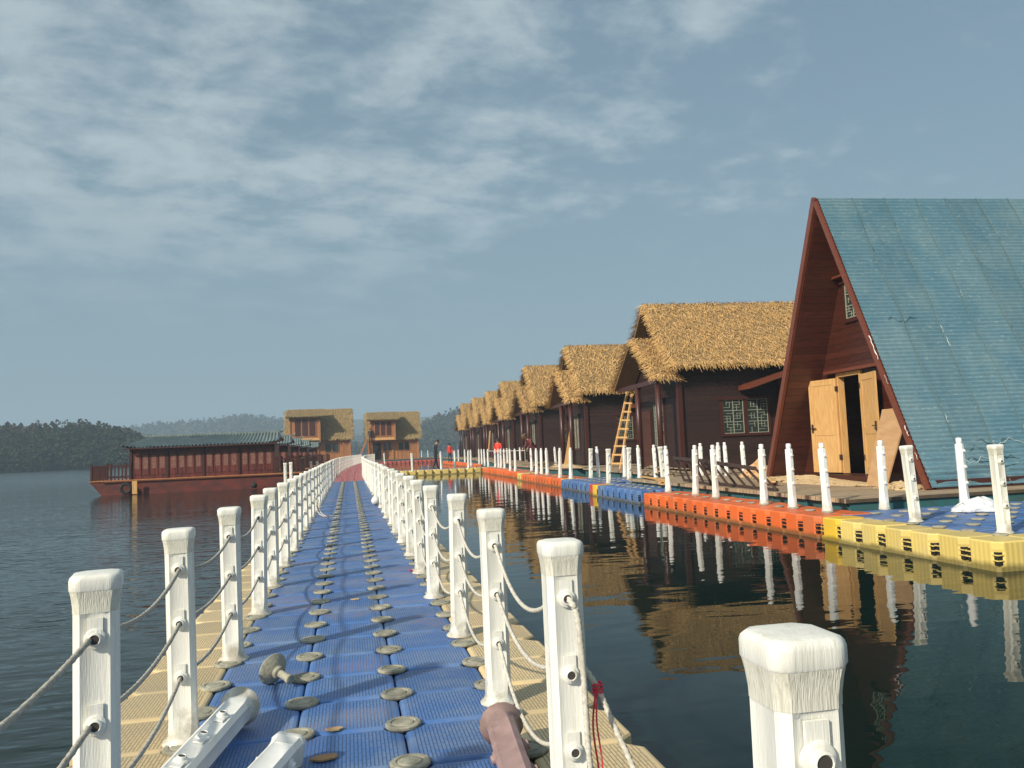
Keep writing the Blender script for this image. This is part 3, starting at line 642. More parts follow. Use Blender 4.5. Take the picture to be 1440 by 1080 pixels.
tag(mb.build('red_cord', MAT['redcord'], smooth=True), 'thin red cord tied in a knot round the pale rope', 'cord')
# loose tails and small things on the deck
xl, yl = [p for p in posts[-1] if abs(p[1]-17.6) < 1.0][0]
mb = MB()
for dx in (0, 0.05): mb.tube(smooth_path([(xl, yl, 0.62), (xl+0.08+dx, yl-0.05, 0.35), (xl+0.12+dx, yl-.1, 0.12), (xl+0.24+dx, yl-.2, 0.02), (xl+0.42+dx, yl-.1, 0.015)], 8), 0.010, 6)
tag(mb.build('loose_rope', MAT['ropew'], smooth=True), 'two loose white rope tails trailing from a left post onto the blue floats', 'rope')
mb = MB().lathe([(0.02, 0), (0.07, 0.02), (0.105, 0.08), (0.108, 0.12), (0.085, 0.18), (0.04, 0.21), (0.012, 0.215), (0.010, 0.23)], 20)
tag(mb.build('round_buoy', MAT['bare'], smooth=True, loc=(0.60, 20.3, 0.0)), 'white round buoy lying on the blue floats by the right posts', 'buoy')
mb = MB().lathe([(0.01, 0.0), (0.072, 0.004), (0.090, 0.012), (0.092, 0.020), (0.078, 0.034), (0.050, 0.052), (0.036, 0.060), (0.036, 0.082), (0.030, 0.086), (0.022, 0.088), (0.021, 0.15), (0.026, 0.156), (0.027, 0.18), (0.016, 0.186)], 28)
pin = mb.build('loose_connecting_pin', MAT['pin'], smooth=True); autosmooth(pin.data, 35)
pin.location = (-0.475, 5.02, 0.088); pin.rotation_euler = (R(104), 0, R(42)); tag(pin, 'mushroom-shaped grey-brown connecting pin lying on its side on the blue floats', 'pin')
chips = [(500, 843, .05), (470, 1026, .045), (458, 1066, .07), (360, 945, .03), (560, 812, .02), (640, 905, .02), (520, 985, .02)]
for i, (px, py, s_) in enumerate(chips[:3]):
    p = at(px, py, 0.004); mb = MB()
    ring = [Vector((p.x + s_*random.uniform(.7, 1.1)*math.cos(t_*.9), p.y + s_*0.55*random.uniform(.7, 1.1)*math.sin(t_*.9), 0.004)) for t_ in range(7)]
    mb.rings([ring, [v + Vector((0, 0, 0.007)) for v in ring]])
    tag(mb.build('wood_chip', MAT['leafchip']), ['small orange-brown chip on the middle blue floats, farthest of three', 'pale chip on the blue floats near the white post stub', 'brown chip at the bottom edge of the picture on the blue floats'][i], 'wood chip')
p = at(581, 803, 0.005); mb = MB().tube(smooth_path([(p.x-.05, p.y, .008), (p.x, p.y+.03, .012), (p.x+.06, p.y-.01, .01), (p.x+.02, p.y-.05, .01)], 6), 0.006, 6)
tag(mb.build('red_cord', MAT['redcord']), 'scrap of red cord on the blue floats at a right post foot', 'cord')
# fallen posts
def fallen(name, label, base, head, m, roll, z0, z1, mband=None):
    t = thing(name, label, 'post'); post_parts(t, m=m, mband=mband or m)
    b_ = Vector((base[0], base[1], z0)); h_ = Vector((head[0], head[1], z1)); d = (h_ - b_).normalized()
    q = d.to_track_quat('Z', 'X'); t.location = b_; t.rotation_euler = (q.to_matrix().to_4x4() @ Matrix.Rotation(R(roll), 4, 'Z')).to_euler(); return t
fallen('fallen_post', 'white post lying on the walkway, round foot away from the camera', (-0.55, 4.28), (-0.72, 3.30), 'bare', 78, 0.10, 0.075)
fallen('fallen_post', 'white post lying on the walkway with only its rounded cap in the picture', (-0.50, 2.72), (-0.285, 3.66), 'bare', 10, 0.10, 0.075)
fallen('fallen_post', 'dull mauve post lying at the foot of the right posts', (0.62, 3.62), (0.555, 2.67), 'pinkpost', 20, 0.10, 0.07)

# necked posts on the far floats
def neck_parts(parent):
    a, c = 0.055, 0.020; mb = MB()
    mb.rings([circ16(0.092, 0.0), circ16(0.088, 0.02), oct_ring(0.070, 0.035, 0.10), oct_ring(0.060, 0.024, 0.20), oct_ring(a, c, 0.30), oct_ring(a-0.002, c, 1.00), oct_ring(a-0.010, c, 1.012)])
    o = mb.build('shaft', MAT['bare'], parent); autosmooth(o.data, 38)
    mb = MB().lathe([(0.036, 1.008), (0.036, 1.03), (0.043, 1.032), (0.043, 1.085), (0.038, 1.095), (0.034, 1.095), (0.034, 1.10), (0.028, 1.102)], 16)
    o = mb.build('neck', MAT['bare'], parent); autosmooth(o.data, 38)
    for z in (0.90, 0.66, 0.42):
        mb = MB(); boss(mb, z, -1); o = mb.build('rope_eye', MAT['bare'], parent); autosmooth(o.data, 38)
        MB().lathe([(0.0145, 0.0), (0.0145, 0.0235)], 12, (0,0,0), 0, Matrix.Translation((0, -0.052, z)) @ Matrix.Rotation(R(90), 4, 'X')).build('eye_hole', MAT['hole'], o)
neckP = thing('bare_post', 'x', 'post'); neck_parts(neckP); usedN = [False]
def neck_lo():
    a, c = 0.055, 0.020; mb = MB()
    mb.rings([circ16(0.092, 0.0), oct_ring(0.070, 0.035, 0.10), oct_ring(a, c, 0.30), oct_ring(a-0.002, c, 1.00), oct_ring(a-0.012, c, 1.01)])
    mb.lathe([(0.036, 1.008), (0.036, 1.03), (0.043, 1.032), (0.043, 1.09), (0.03, 1.10)], 12)
    me = mb.mesh('bare_post', MAT['bare']); autosmooth(me, 38); return me
neckL = neck_lo()
LST = "1413,750,C 1358,718,N 1288,734,C 1244,716,N 1164,720,N 1115,714,N 1075,709,N 1007,699,N 978.5,695,N 940,691,N 933,676,C 923,675,N 900,672,N 885,675,C 879,671,N 856,680,C 842,671,N 987,676,N 1012,675,N 1023,676,N 1048,676,N 725,663,N 748,663,N 755,667,N 762,667,N 770,668,N 788,672,N 803,673,N 831,672,C 782,658,N 793,657,N 810,656,N 777,648,N 732,650,N 738,650.5,N 744,651,N 602,644,N 611,644,N 593,644,N 553,646,N 573,645.5,N 621,661,N 632,646,N 640,658,N 645,649,N 654,650,N 659,659,N 663,656,N 674,653,N 678,653,N 682,655,N 687,656,N 697,657,N 701.5,658,N 705,658,N 710,659,N 714,654,N 718,662,N 541,653,C 580,663,C"
ents = []
for s_ in LST.split():
    a_, b_, ty = s_.split(','); p = at(float(a_), float(b_), FZ); ents.append((p.y, p.x, ty))
ents.sort()
def where(x, y):
    if y < 11.2: return 'on the yellow-edged blue platform'
    if y < 19.3: return 'on the nearest orange float row'
    if y < 28.6: return 'by the blue floats'
    if y < 36.5: return 'on the second orange float row'
    if y < 48.6: return 'on the farthest orange row'
    if y < 53: return 'on the yellow float bridge'
    return 'on the floats beyond the yellow bridge'
cn = {}
for y, x, ty in ents:
    w = where(x, y)
    if x < 5 and ty == 'C' and y > 40: w = 'just right of the main walkway'
    if x > 10 and 19 < y < 30: w = 'on the teal raft before the cottages'
    z = FZ if not (x > 9.8 and 15 < y < 35) else 0.04
    kk = (w, ty); cn[kk] = cn.get(kk, 0) + 1
    lab = ('bare necked post %s, %s nearest there' if ty == 'N' else 'capped white post %s, %s nearest capped one there') % (w, nth(cn[kk]))
    lab = lab.replace('first nearest', 'nearest')
    if ty == 'C':
        o = place_post(x, y, z, lab, 'capped posts on the far floats', 0.0, 0.05, near=y < 30); o.scale = (1.05, 1.05, 1.06)
    else:
        if y < 27:
            if not usedN[0]: o = neckP; usedN[0] = True
            else: o = copy_tree(neckP)
        else: o = bpy.data.objects.new('bare_post', neckL); COL.objects.link(o)
        o.location = (x, y, z); o.rotation_euler = (random.uniform(-.03, .03), -0.008 + random.uniform(-.025, .025), random.uniform(-.5, .5))
        tag(o, lab, 'post', 'bare posts standing on the far floats')
mb = MB(); mb.tube([(8.3, 47.6, 1.02), (8.05, 37.6, 1.04)], 0.018, 6); mb.tube([(8.55, 51.3, 1.02), (8.3, 47.6, 1.02)], 0.018, 6)
tag(mb.build('pipe_handrail', MAT['bare']), 'thin white pipe laid along the tops of the far orange row posts', 'handrail')

# ------------------------------------------------------------------ thatch
def straw(mb, A, B, Cc, D, dens, L=0.34, w=0.022, seed=1, fringe=0.20, rake=True):
    """quad A,B along the ridge, D,Cc along the eave (D below A). blades lie down the slope and overhang the edges"""
    rnd = random.Random(seed); A, B, Cc, D = map(Vector, (A, B, Cc, D))
    down = ((D - A) + (Cc - B)).normalized(); along = (B - A).normalized(); nr = along.cross(down)
    if nr.z < 0: nr = -nr
    area = ((B-A).length + (Cc-D).length)/2 * (D-A).length
    def blade(p, d, ln, wd, lift, flat):
        s_ = d.cross(nr).normalized() * (wd/2)
        q = p + d*ln + nr*lift + Vector((0, 0, -0.02 if flat else -0.05))
        mb.add([p - s_ + nr*0.01, p + s_ + nr*0.01, q + s_*0.35, q - s_*0.35], [(0,1,2,3)])
    for _ in range(int(area*dens)):
        u, v = rnd.random(), rnd.random()
        p = A.lerp(B, u).lerp(D.lerp(Cc, u), v) + nr*rnd.uniform(0.0, 0.05)
        d = (down + along*rnd.gauss(0, 0.42)).normalized()
        blade(p, d, L*rnd.uniform(0.4, 1.1), w*rnd.uniform(0.6, 1.4), rnd.uniform(-0.01, 0.11), True)
    ne = int((Cc-D).length*75*fringe/0.2)
    for _ in range(ne):
        p = D.lerp(Cc, rnd.random()) + nr*rnd.uniform(-0.07, 0.04) - down*0.12
        blade(p, (down + along*rnd.gauss(0, 0.22)).normalized(), 0.12 + fringe*(0.2 + 1.3*rnd.random()**2), w*1.1, 0.0, False)
    if rake:
        for P0, P1, sg in ((A, D, -1), (B, Cc, 1)):
            for _ in range(int((P1-P0).length*(110 if L < .4 else 30))):
                p = P0.lerp(P1, rnd.random()) + nr*rnd.uniform(-0.07, 0.04) - along*sg*0.12
                blade(p, (along*sg*rnd.uniform(0.6, 1.2) + down*rnd.uniform(0.2, 1.0)).normalized(), 0.20 + 0.26*rnd.random()**1.5, w, 0.0, False)
def slab(mb, A, B, Cc, D, t, mi=1):
    A, B, Cc, D = map(Vector, (A, B, Cc, D)); nr = (B-A).cross(D-A).normalized()
    if nr.z < 0: nr = -nr
    mb.add([A, B, Cc, D, A-nr*t, B-nr*t, Cc-nr*t, D-nr*t], [(0,1,2,3),(7,6,5,4),(0,4,5,1),(1,5,6,2),(2,6,7,3),(3,7,4,0)], mi)
def gable_thatch(name, parent, x0, x1, yc, hw, za, ze, dens, seed, m='thatch', L=0.34, w=0.022, shift=0.0):
    mb = MB()
    for s_ in (-1, 1):
        A, B, Cc, D = (x0, yc, za), (x1, yc, za), (x1, yc+s_*hw, ze), (x0-shift, yc+s_*hw, ze)
        slab(mb, A, B, Cc, D, 0.13)
        straw(mb, A, B, Cc, D, dens, L, w, seed + s_)
    rnd = random.Random(seed+9)                    # ridge tufts
    for _ in range(int((x1-x0)*60)):
        x = rnd.uniform(x0, x1); d = Vector((rnd.gauss(0, .25), rnd.choice((-1, 1))*rnd.uniform(.6, 1), rnd.uniform(-.8, .12))).normalized(); p = Vector((x, yc, za+0.04)); q = p + d*rnd.uniform(.12, .28)
        mb.add([p-Vector((.012,0,0)), p+Vector((.012,0,0)), q+Vector((.005,0,0)), q-Vector((.005,0,0))], [(0,1,2,3)])
    return mb.build(name, [MAT[m], MAT['thatchbase']], parent)
def lattice_window(parent, org, ux, w, h, leaves=2, m='lattice', seed=2, fm='pillar'):
    """window lying in the plane through org with horizontal unit ux; outward side is -n (n = ux x z)"""
    o_ = Vector(org); u = Vector(ux); z = Vector((0,0,1)); nn = u.cross(z)      # for ux=+X: n = -Y (towards the camera)
    def bar(a0, b0, a1, b1, t, dpt, mb): 
        p = [o_+u*a0+z*b0, o_+u*a1+z*b0, o_+u*a1+z*b1, o_+u*a0+z*b1]
        mb.add(p + [q + nn*dpt for q in p], [(0,3,2,1),(4,5,6,7),(0,1,5,4),(1,2,6,5),(2,3,7,6),(3,0,4,7)])
    fr = MB(); f = 0.09
    bar(-f, -f, w+f, 0, 0, 0.05, fr); bar(-f-.05, h, w+f+.05, h+f, 0, 0.09, fr); bar(-f, 0, 0, h, 0, 0.05, fr); bar(w, 0, w+f, h, 0, 0.05, fr)
    lw = (w - (leaves-1)*0.14)/leaves
    for k in range(1, leaves): bar(k*lw+(k-1)*.14, 0, k*(lw+.14), h, 0, 0.05, fr)
    win = fr.build('window', MAT[fm], parent)
    gl = MB(); bar(0, 0, w, h, 0, 0.012, gl); gl.build('pane', MAT['glass'], win)
    rnd = random.Random(seed); la = MB(); t = 0.020
    for k in range(leaves):
        x0 = k*(lw+.14)
        for a0 in (0, lw/2-t/2, lw-t): bar(x0+a0, 0, x0+a0+t, h, 0, 0.032, la)
        nrow = 3
        for j in range(nrow+1):
            b0 = min(j*h/nrow, h-t); bar(x0+t, b0, x0+lw/2-t/2, b0+t, 0, 0.030, la); bar(x0+lw/2+t/2, b0, x0+lw-t, b0+t, 0, 0.030, la)
        for half in (0, 1):
            for j in range(nrow):
                X0 = x0 + t + half*(lw/2 - t/4); X1 = X0 + lw/2 - 1.5*t; Z0 = j*h/nrow + t; Z1 = (j+1)*h/nrow
                for q in (0.25, 0.5, 0.75):
                    if rnd.random() < .85: 
                        zz_ = Z0 + (Z1-Z0)*q; e = rnd.choice((0, .3)); bar(X0 + (X1-X0)*e, zz_, X1 - (X1-X0)*(0.3-e), zz_+.013, 0, 0.026, la)
                for q in (0.33, 0.66):
                    xx_ = X0 + (X1-X0)*q; e = rnd.choice((0, .25, .5)); bar(xx_, Z0+(Z1-Z0)*e, xx_+.012, Z0+(Z1-Z0)*(e+.5), 0, 0.024, la)
    la.build('lattice', MAT[m], win); return win

# ------------------------------------------------------------------ thatched cottages
def cottage(seed, dens, L, w):
    t = thing('thatched_cottage', 'x', 'cottage')
    yc, zf = 2.82, 0.25         # local origin: near front corner of the eave line
    # walls: body with gable front
    mb = MB(); X0, X1, Y0, Y1, ZW = 0.45, 8.2, 0.55, 5.1, 4.12
    pts = [(Y0, zf), (Y1, zf), (Y1, 3.85), (yc, 6.0), (Y0, 3.85)]
    rs = [[(X0, y, z) for y, z in pts], [(X1, y, z) for y, z in pts]]
    mb.rings(rs); mb.build('wall', MAT['darkwood'], t)
    for x, y in ((X0-.02, Y0-.02), (X0-.02, Y1+.02), (4.35, Y0-.03)): MB().box((x-.08, y-.08, zf), (x+.08, y+.08, 3.8)).build('corner_board', MAT['pillar'], t)
    gable_thatch('roof', t, 0.0, 8.6, yc, 2.85, 6.30, 3.76, dens, seed, L=L, w=w)
    gable_thatch('porch_roof', t, -0.50, 0.40, yc+.05, 2.55, 5.02, 3.38, dens, seed+50, L=L, w=w)
    for y in (0.50, 2.85):
        MB().lathe([(0.10, zf), (0.10, 3.30)], 14, (-0.32, y, 0)).build('pillar', MAT['pillar'], t, smooth=True)
    MB().beam((-0.32, 0.42, 3.28), (-0.32, 5.3, 3.28), 0.12, 0.16).build('porch_beam', MAT['pillar'], t)
    mb = MB().add([(0.30, 0.75, 3.5), (0.30, 4.95, 3.5), (0.30, 2.87, 4.80), (0.26, 0.75, 3.5), (0.26, 4.95, 3.5), (0.26, 2.87, 4.80)], [(0,1,2),(5,4,3),(0,3,4,1),(1,4,5,2),(2,5,3,0)])
    mb.build('porch_gable', MAT['darkwood'], t)
    lattice_window(t, (1.95, 0.547, 1.40), (1, 0, 0), 1.62, 1.16, 2, seed=seed)
    lattice_window(t, (0.447, 3.35, 1.05), (0, -1, 0), 1.10, 1.65, 2, seed=seed+3)
    # open door on the porch side
    MB().box((0.40, 3.75, zf), (0.446, 4.75, 2.4)).build('door', MAT['redwood'], t)
    # lean-to with sloping fascia on the near wall
    mb = MB(); mb.add([(2.55, -.45, 3.02), (5.3, -.45, 3.86), (5.3, .53, 3.86), (2.55, .53, 3.02), (2.55, -.45, 2.86), (5.3, -.45, 3.70), (5.3, .53, 3.70), (2.55, .53, 2.86)], [(0,1,2,3),(7,6,5,4),(0,4,5,1),(1,5,6,2),(2,6,7,3),(3,7,4,0)])
    mb.build('lean_to_roof', MAT['rafter'], t)
    MB().box((3.95, -.40, zf), (5.3, .54, 3.20)).build('lean_to_wall', MAT['redwood'], t)
    MB().box((4.35, -.43, 1.1), (4.95, -.403, 2.55)).build('shutter', MAT['lattice'], t)
    return t
C1 = cottage(21, 230, 0.30, 0.020); C1.location = (10.60, 25.62, 0); C1.rotation_euler = (0, 0, R(-3))
tag(C1, 'nearest thatched cottage with lattice windows, right behind the ladder', 'cottage', 'thatched cottages in a row')
C2 = cottage(77, 110, 0.36, 0.032)
spots = [(10.65, 37.05, 'second thatched cottage from the right, ladder leaning at its front wall'), (11.1, 48.6, 'third thatched cottage in the row from the right'), (11.6, 59.5, 'fourth thatched cottage in the row, middle one of seven'), (12.0, 69.4, 'fifth thatched cottage in the row from the right'), (12.5, 80.6, 'last but one thatched cottage at the far end of the row'), (12.6, 90.0, 'farthest thatched cottage, open posts at its left end')]
for i, (x, y, lab) in enumerate(spots):
    o = C2 if i == 0 else copy_tree(C2)
    o.location = (x, y, 0); o.rotation_euler = (R((i % 2)*.4-.2), 0, R(-3 + (i % 3 - 1)*0.8)); o.scale = (1, 1 + .02*((i*2) % 3 - 1), 1 + .012*((i*5) % 3 - 1)); tag(o, lab, 'cottage', 'thatched cottages in a row')

# ------------------------------------------------------------------ rafts under the houses
def raft(label, x0, x1, y0, y1, rz=0):
    t = thing('house_raft', label, 'raft', (x0, y0, 0), rz, 'rafts that carry the cottages'); w, l = x1-x0, y1-y0
    mb = MB(); mb.box((0.04, 0.04, -0.5), (w-.04, l-.04, 0.13))
    k = 0.0
    while k < l-.3:                                   # stiffener ribs on the side plates
        mb.box((0.02, k+.1, -0.45), (0.0395, k+.16, 0.129)); k += 1.2
    mb.build('hull', MAT['teal'], t)
    MB().box((0.0, 0.0, 0.133), (w, l, 0.19)).build('deck', MAT['deckwood'], t)
    MB().beam((-.03, 0, .165), (-.03, l, .165), .05, .07).build('edge_plank', MAT['deckwood'], t)
    return t
raft('teal-sided raft with plank deck under the A-frame cottage', 8.02, 20.5, 12.2, 22.9)
raft('teal-sided raft with plank deck under the nearest thatched cottage', 9.7, 21, 23.6, 34.4, R(-1.5))
raft('teal-sided raft under the second thatched cottage, littered with boards', 9.1, 21, 35.2, 45.8)
raft('teal-sided raft under the third thatched cottage', 9.9, 21, 46.8, 57.0)
raft('teal-sided raft under the fourth thatched cottage', 10.3, 22, 58.0, 67.2)
raft('teal-sided raft under the three farthest thatched cottages', 10.8, 23, 68.0, 98)
raft('dark raft under the distant two-storey house right of the walkway', 3.2, 11.6, 100.6, 116)

# ------------------------------------------------------------------ A-frame cottage
def aframe():
    t = thing('a_frame_cottage', 'tall A-frame cottage with teal roofing sheet and open pine doors', 'cottage', (10.44, 16.28, 0.0), R(-3))
    hw, za, zb, LEN = 3.16, 6.50, 0.20, 9.0
    sl = math.hypot(hw, za-zb)
    for s_ in (-1, 1):
        # corrugated sheet: fine ribs parallel to the ridge, built as real corrugation
        mb = MB(); nx = 26; ny = 300; vs = []
        nrm = Vector((0, s_*(za-zb)/sl, hw/sl)); rnd = random.Random(4+s_)
        for j in range(ny+1):
            f = j/ny; y = s_*hw*f; z = za - (za-zb)*f
            rib = 0.011*math.cos(j*math.pi/2) if j not in (0, ny) else 0
            for i in range(nx+1):
                x = -0.02 + (LEN+.04)*i/nx
                cr = 0.0
                cr = 0.012*mnoise.noise(Vector((x*0.9, f*7, 3.1*s_))) + 0.004*mnoise.noise(Vector((x*5, f*40, 2)))
                if f > 0.86: cr += 0.05*abs(mnoise.noise(Vector((x*1.3, f*60, 9))))*min(1, (f-.86)*12)
                q = Vector((x, y, z)) + nrm*(0.075 + rib + cr)
                vs.append(q)
        fs = []
        for j in range(ny):
            for i in range(nx):
                k = j*(nx+1)+i; fs.append((k, k+1, k+nx+2, k+nx+1))
        mb.add(vs, fs); sh = mb.build('roofing_sheet', MAT['roofing'], t)
        # lapped sheet edges running down the slope
        for i in range(1, 12):
            mb = MB()
            xs = 0.78*i
            if xs > LEN: break
            pts = [Vector((xs + 0.02*math.sin(k*.7+i), s_*hw*k/24, za-(za-zb)*k/24)) + nrm*(0.094+0.004*math.sin(k*1.3+i)) for k in range(25)]
            mb.tube(pts, [0.007 + 0.006*abs(math.sin(k*2.1+i)) for k in range(25)], 4)
            mb.build('sheet_seam', MAT['seam'], t)
            if s_ < 0:
                for q_ in range(rnd.randint(1, 4)):
                    k0 = rnd.randint(1, 21); e_ = rnd.uniform(.15, 1.0); n_q = 5
                    sp_ = [pts[k0].lerp(pts[k0+1], e_*q/n_q) + Vector((.025 + rnd.uniform(-.012, .012), 0, 0)) + nrm*.006 for q in range(n_q+1)]
                    MB().tube(sp_, [rnd.uniform(.001, .007) for _ in sp_], 4).build('torn_edge', MAT[rnd.choice(('scratch', 'seam', 'scratch'))], t)
        if s_ < 0:
            for q_ in range(26):             # wrinkles and tears low on the sheet
                f0 = rnd.choice((rnd.uniform(.86, .975), rnd.uniform(.3, .97) if q_ % 4 == 0 else .93)); x0 = rnd.uniform(.2, LEN-1.2); ln = rnd.uniform(.25, 1.1); sp_ = []
                for q in range(10):
                    f = f0 + .008*math.sin(q*.9+q_) + .004*math.sin(q*2.3+q_*2)
                    sp_.append(Vector((x0+ln*q/9, s_*hw*f, za-(za-zb)*f)) + nrm*.092)
                MB().tube(sp_, [rnd.uniform(.002, .009) for _ in sp_], 4).build('wrinkle', MAT['seam' if q_ % 5 else 'scratch'], t)
        mb = MB(); slab(mb, (0, 0, za), (LEN, 0, za), (LEN, s_*hw, zb), (0, s_*hw, zb), 0.10, 0); mb.build('roof_board', MAT['redwood'], t)
        # barge board of the front gable
        MB().beam(Vector((-.06, 0, za+.06)) + nrm*-.02, Vector((-.06, s_*(hw+.02), zb)) + nrm*-.01, 0.08, 0.075 if s_ < 0 else 0.16, up=nrm).build('barge_board', MAT['rafter'], t)
    # pale flashing torn along the near edge
    nrm = Vector((0, -(za-zb)/sl, hw/sl)); rnd = random.Random(8)
    for f0, f1, w_ in ((.53, .61, .022), (.66, .69, .006), (.82, .85, .014), (.90, .92, .010)):
        sp_ = [Vector((-.085 + rnd.uniform(-.01, .01), -hw*f, za-(za-zb)*f)) + nrm*.085 for f in [f0 + (f1-f0)*q/7 for q in range(8)]]
        MB().tube(sp_, [w_*rnd.uniform(.15, .6) for _ in sp_], 5).build('edge_flashing', MAT['bare'], t)
    # front wall with the doorway cut out
    WXp = 0.85; k = hw/(za-zb)
    def half(z): return (za-0.12-z)*k - 0.05
    yl, yr, zs, zt = 1.04, 0.18, 0.34, 2.58       # doorway
    mb = MB()
    def poly(ps):
        n = len(ps); mb.add([(WXp, y, z) for y, z in ps] + [(WXp+.06, y, z) for y, z in ps], [tuple(range(n))[::-1], tuple(range(n, 2*n))] + [(i, (i+1) % n, n+(i+1) % n, n+i) for i in range(n)])
    poly([(half(zt), zt), (-half(zt), zt), (0, za-.14)])
    poly([(half(0.2), 0.2), (yl, 0.2), (yl, zt), (half(zt), zt)])
    poly([(yr, 0.2), (-half(0.2), 0.2), (-half(zt), zt), (yr, zt)])
    poly([(yl, 0.2), (yr, 0.2), (yr, zs), (yl, zs)])
    mb.build('wall', MAT['redwood'], t)
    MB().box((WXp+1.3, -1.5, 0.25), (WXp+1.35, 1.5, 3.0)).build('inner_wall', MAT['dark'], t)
    mb = MB(); mb.box((WXp-.05, yl-.001, zs), (WXp+.10, yl+.08, zt)); mb.box((WXp-.05, yr-.08, zs), (WXp+.10, yr+.001, zt)); mb.box((WXp-.055, yr-.08, zt+.001), (WXp+.10, yl+.08, zt+.09))
    mb.build('door_frame', MAT['pine'], t)
    MB().box((WXp-.16, yr-1.2, zt+.10), (WXp+.0, yl+.45, zt+.17)).build('door_canopy', MAT['rafter'], t)
    MB().box((WXp-.30, yr-.5, 0.2), (WXp-.001, yl+.5, zs-.02)).build('door_step', MAT['redwood'], t)
    def leaf(hy, ang, sgn):
        LW, LH = (0.90 if sgn > 0 else 0.98), zt-zs-.03; dr = MB()
        # frame of stiles and rails round two sunk panels, local x across the leaf
        dr.box((0, 0, 0), (.12, .042, LH)); dr.box((LW-.12, 0, 0), (LW, .042, LH))
        for z0, z1 in ((0, .16), (.88, 1.02), (LH-.14, LH)): dr.box((.12, 0.001, z0), (LW-.12, .041, z1))
        dr.box((.12, .012, .16), (LW-.12, .030, .88)); dr.box((.12, .012, 1.02), (LW-.12, .030, LH-.14))
        d = dr.build('door', MAT['pine'], t); d.location = (WXp-.06, hy, zs+.015); d.rotation_euler = (0, 0, R(ang))
        hd = MB(); hd.box((LW-.09, -.03, .95), (LW-.05, -.001, 1.15)); hd.box((LW-.2, -.055, 1.04), (LW-.05, -.031, 1.065))
        hd.box((LW-.09, .043, .95), (LW-.05, .07, 1.15)); hd.box((LW-.2, .071, 1.04), (LW-.05, .095, 1.065))
        hd.build('handle', MAT['steel'], d)
        for z in (.30, 1.9): MB().box((-.02, -.012, z), (.03, .054, z+.12)).build('hinge', MAT['steel'], d)
        return d
    leaf(yl+.04, 104, 1); leaf(yr-.04, -104, -1)
    # small lattice window high in the gable
    lattice_window(t, (WXp-.003, 0.52, 3.88), (0, -1, 0), 0.60, 0.82, 1, seed=5)
    MB().box((WXp-.22, -0.25, 4.84), (WXp+.0, 0.72, 4.89)).build('window_canopy', MAT['rafter'], t)
    for s_ in (-1, 1): MB().box((.1, min(s_*(hw-.10), s_*(hw+.05)), 0.191), (LEN, max(s_*(hw-.10), s_*(hw+.05)), 0.36)).build('sill_beam', MAT['pillar'], t)
    return t
aframe()
# things round the A-frame
def loose_board(name, label, p, q, w, th, m, cat='board', up=(0,0,1)):
    o = MB().beam(p, q, w, th, up=up).build(name, MAT[m]); tag(o, label, cat); return o
mb = MB().add([(10.30, 15.00, 0.2), (10.10, 14.10, 0.2), (10.62, 13.98, 1.72), (10.85, 15.08, 1.72), (10.27, 15.00, 0.2), (10.07, 14.10, 0.2), (10.59, 13.98, 1.73), (10.82, 15.08, 1.73)], [(0,1,2,3),(7,6,5,4),(0,4,5,1),(1,5,6,2),(2,6,7,3),(3,7,4,0)])
tag(mb.build('plywood_sheet', MAT['ply']), 'slanting plywood sheet leaning at the right door of the A-frame', 'plywood')
loose_board('timber_board', 'narrow pale board leaning inside the open doorway of the A-frame', (11.75, 16.65, 0.36), (12.05, 17.45, 1.75), 0.10, 0.03, 'pine')
def heap(name, label, cx, cy, z, rx, ry, h, seed, m='sand', cat='shavings', n=26):
    rnd = random.Random(seed); mb = MB(); vs = [(cx, cy, z+h)]; R1 = []
    for r_i in range(1, 7):
        f = r_i/6
        for k in range(n):
            th = 2*math.pi*k/n; q = 1 + 0.25*mnoise.noise(Vector((math.cos(th)*1.5, math.sin(th)*1.5, seed)))
            x, y = cx+rx*f*q*math.cos(th), cy+ry*f*q*math.sin(th)
            zz_ = z + h*max(0, (1-f**1.5))*(0.7+0.6*abs(mnoise.noise(Vector((x*4, y*4, seed))))) if r_i < 6 else z-.01
            vs.append((x, y, zz_))
    fs = [(0, 1+k, 1+(k+1) % n) for k in range(n)]
    for r_i in range(5):
        for k in range(n): a0 = 1+r_i*n+k; b0 = 1+r_i*n+(k+1) % n; fs.append((a0, a0+n, b0+n, b0))
    mb.add(vs, fs)
    for _ in range(90):
        th = rnd.random()*6.28; f = rnd.random()**.5*1.05; x, y = cx+rx*f*math.cos(th), cy+ry*f*math.sin(th); s_ = rnd.uniform(.03, .08)
        Mx = Matrix.Translation((x, y, z+h*max(0, 1-f)*.8+.015)) @ Matrix.Rotation(rnd.random()*3, 4, 'Z') @ Matrix.Rotation(rnd.uniform(-.6, .6), 4, 'X')
        mb.box((-s_, -s_*.35, 0), (s_, s_*.35, .006), mat=Mx)
    o = mb.build(name, MAT[m]); tag(o, label, cat); return o
heap('wood_shavings', 'drift of pale wood shavings along the foot of the A-frame front', 10.3, 17.3, .19, .55, 2.5, .16, 3)
heap('wood_shavings', 'small pile of pale shavings at the near corner of the A-frame', 10.15, 13.75, .19, .35, .55, .16, 4)
heap('cloth_heap', 'tan heap of sacking on the raft behind the steel frame', 10.9, 20.6, .19, .55, .5, .50, 6, 'ply', 'sacking')
heap('wood_shavings', 'scattered boards and shavings before the second thatched cottage', 10.0, 37.5, .19, .5, 2.6, .16, 7)
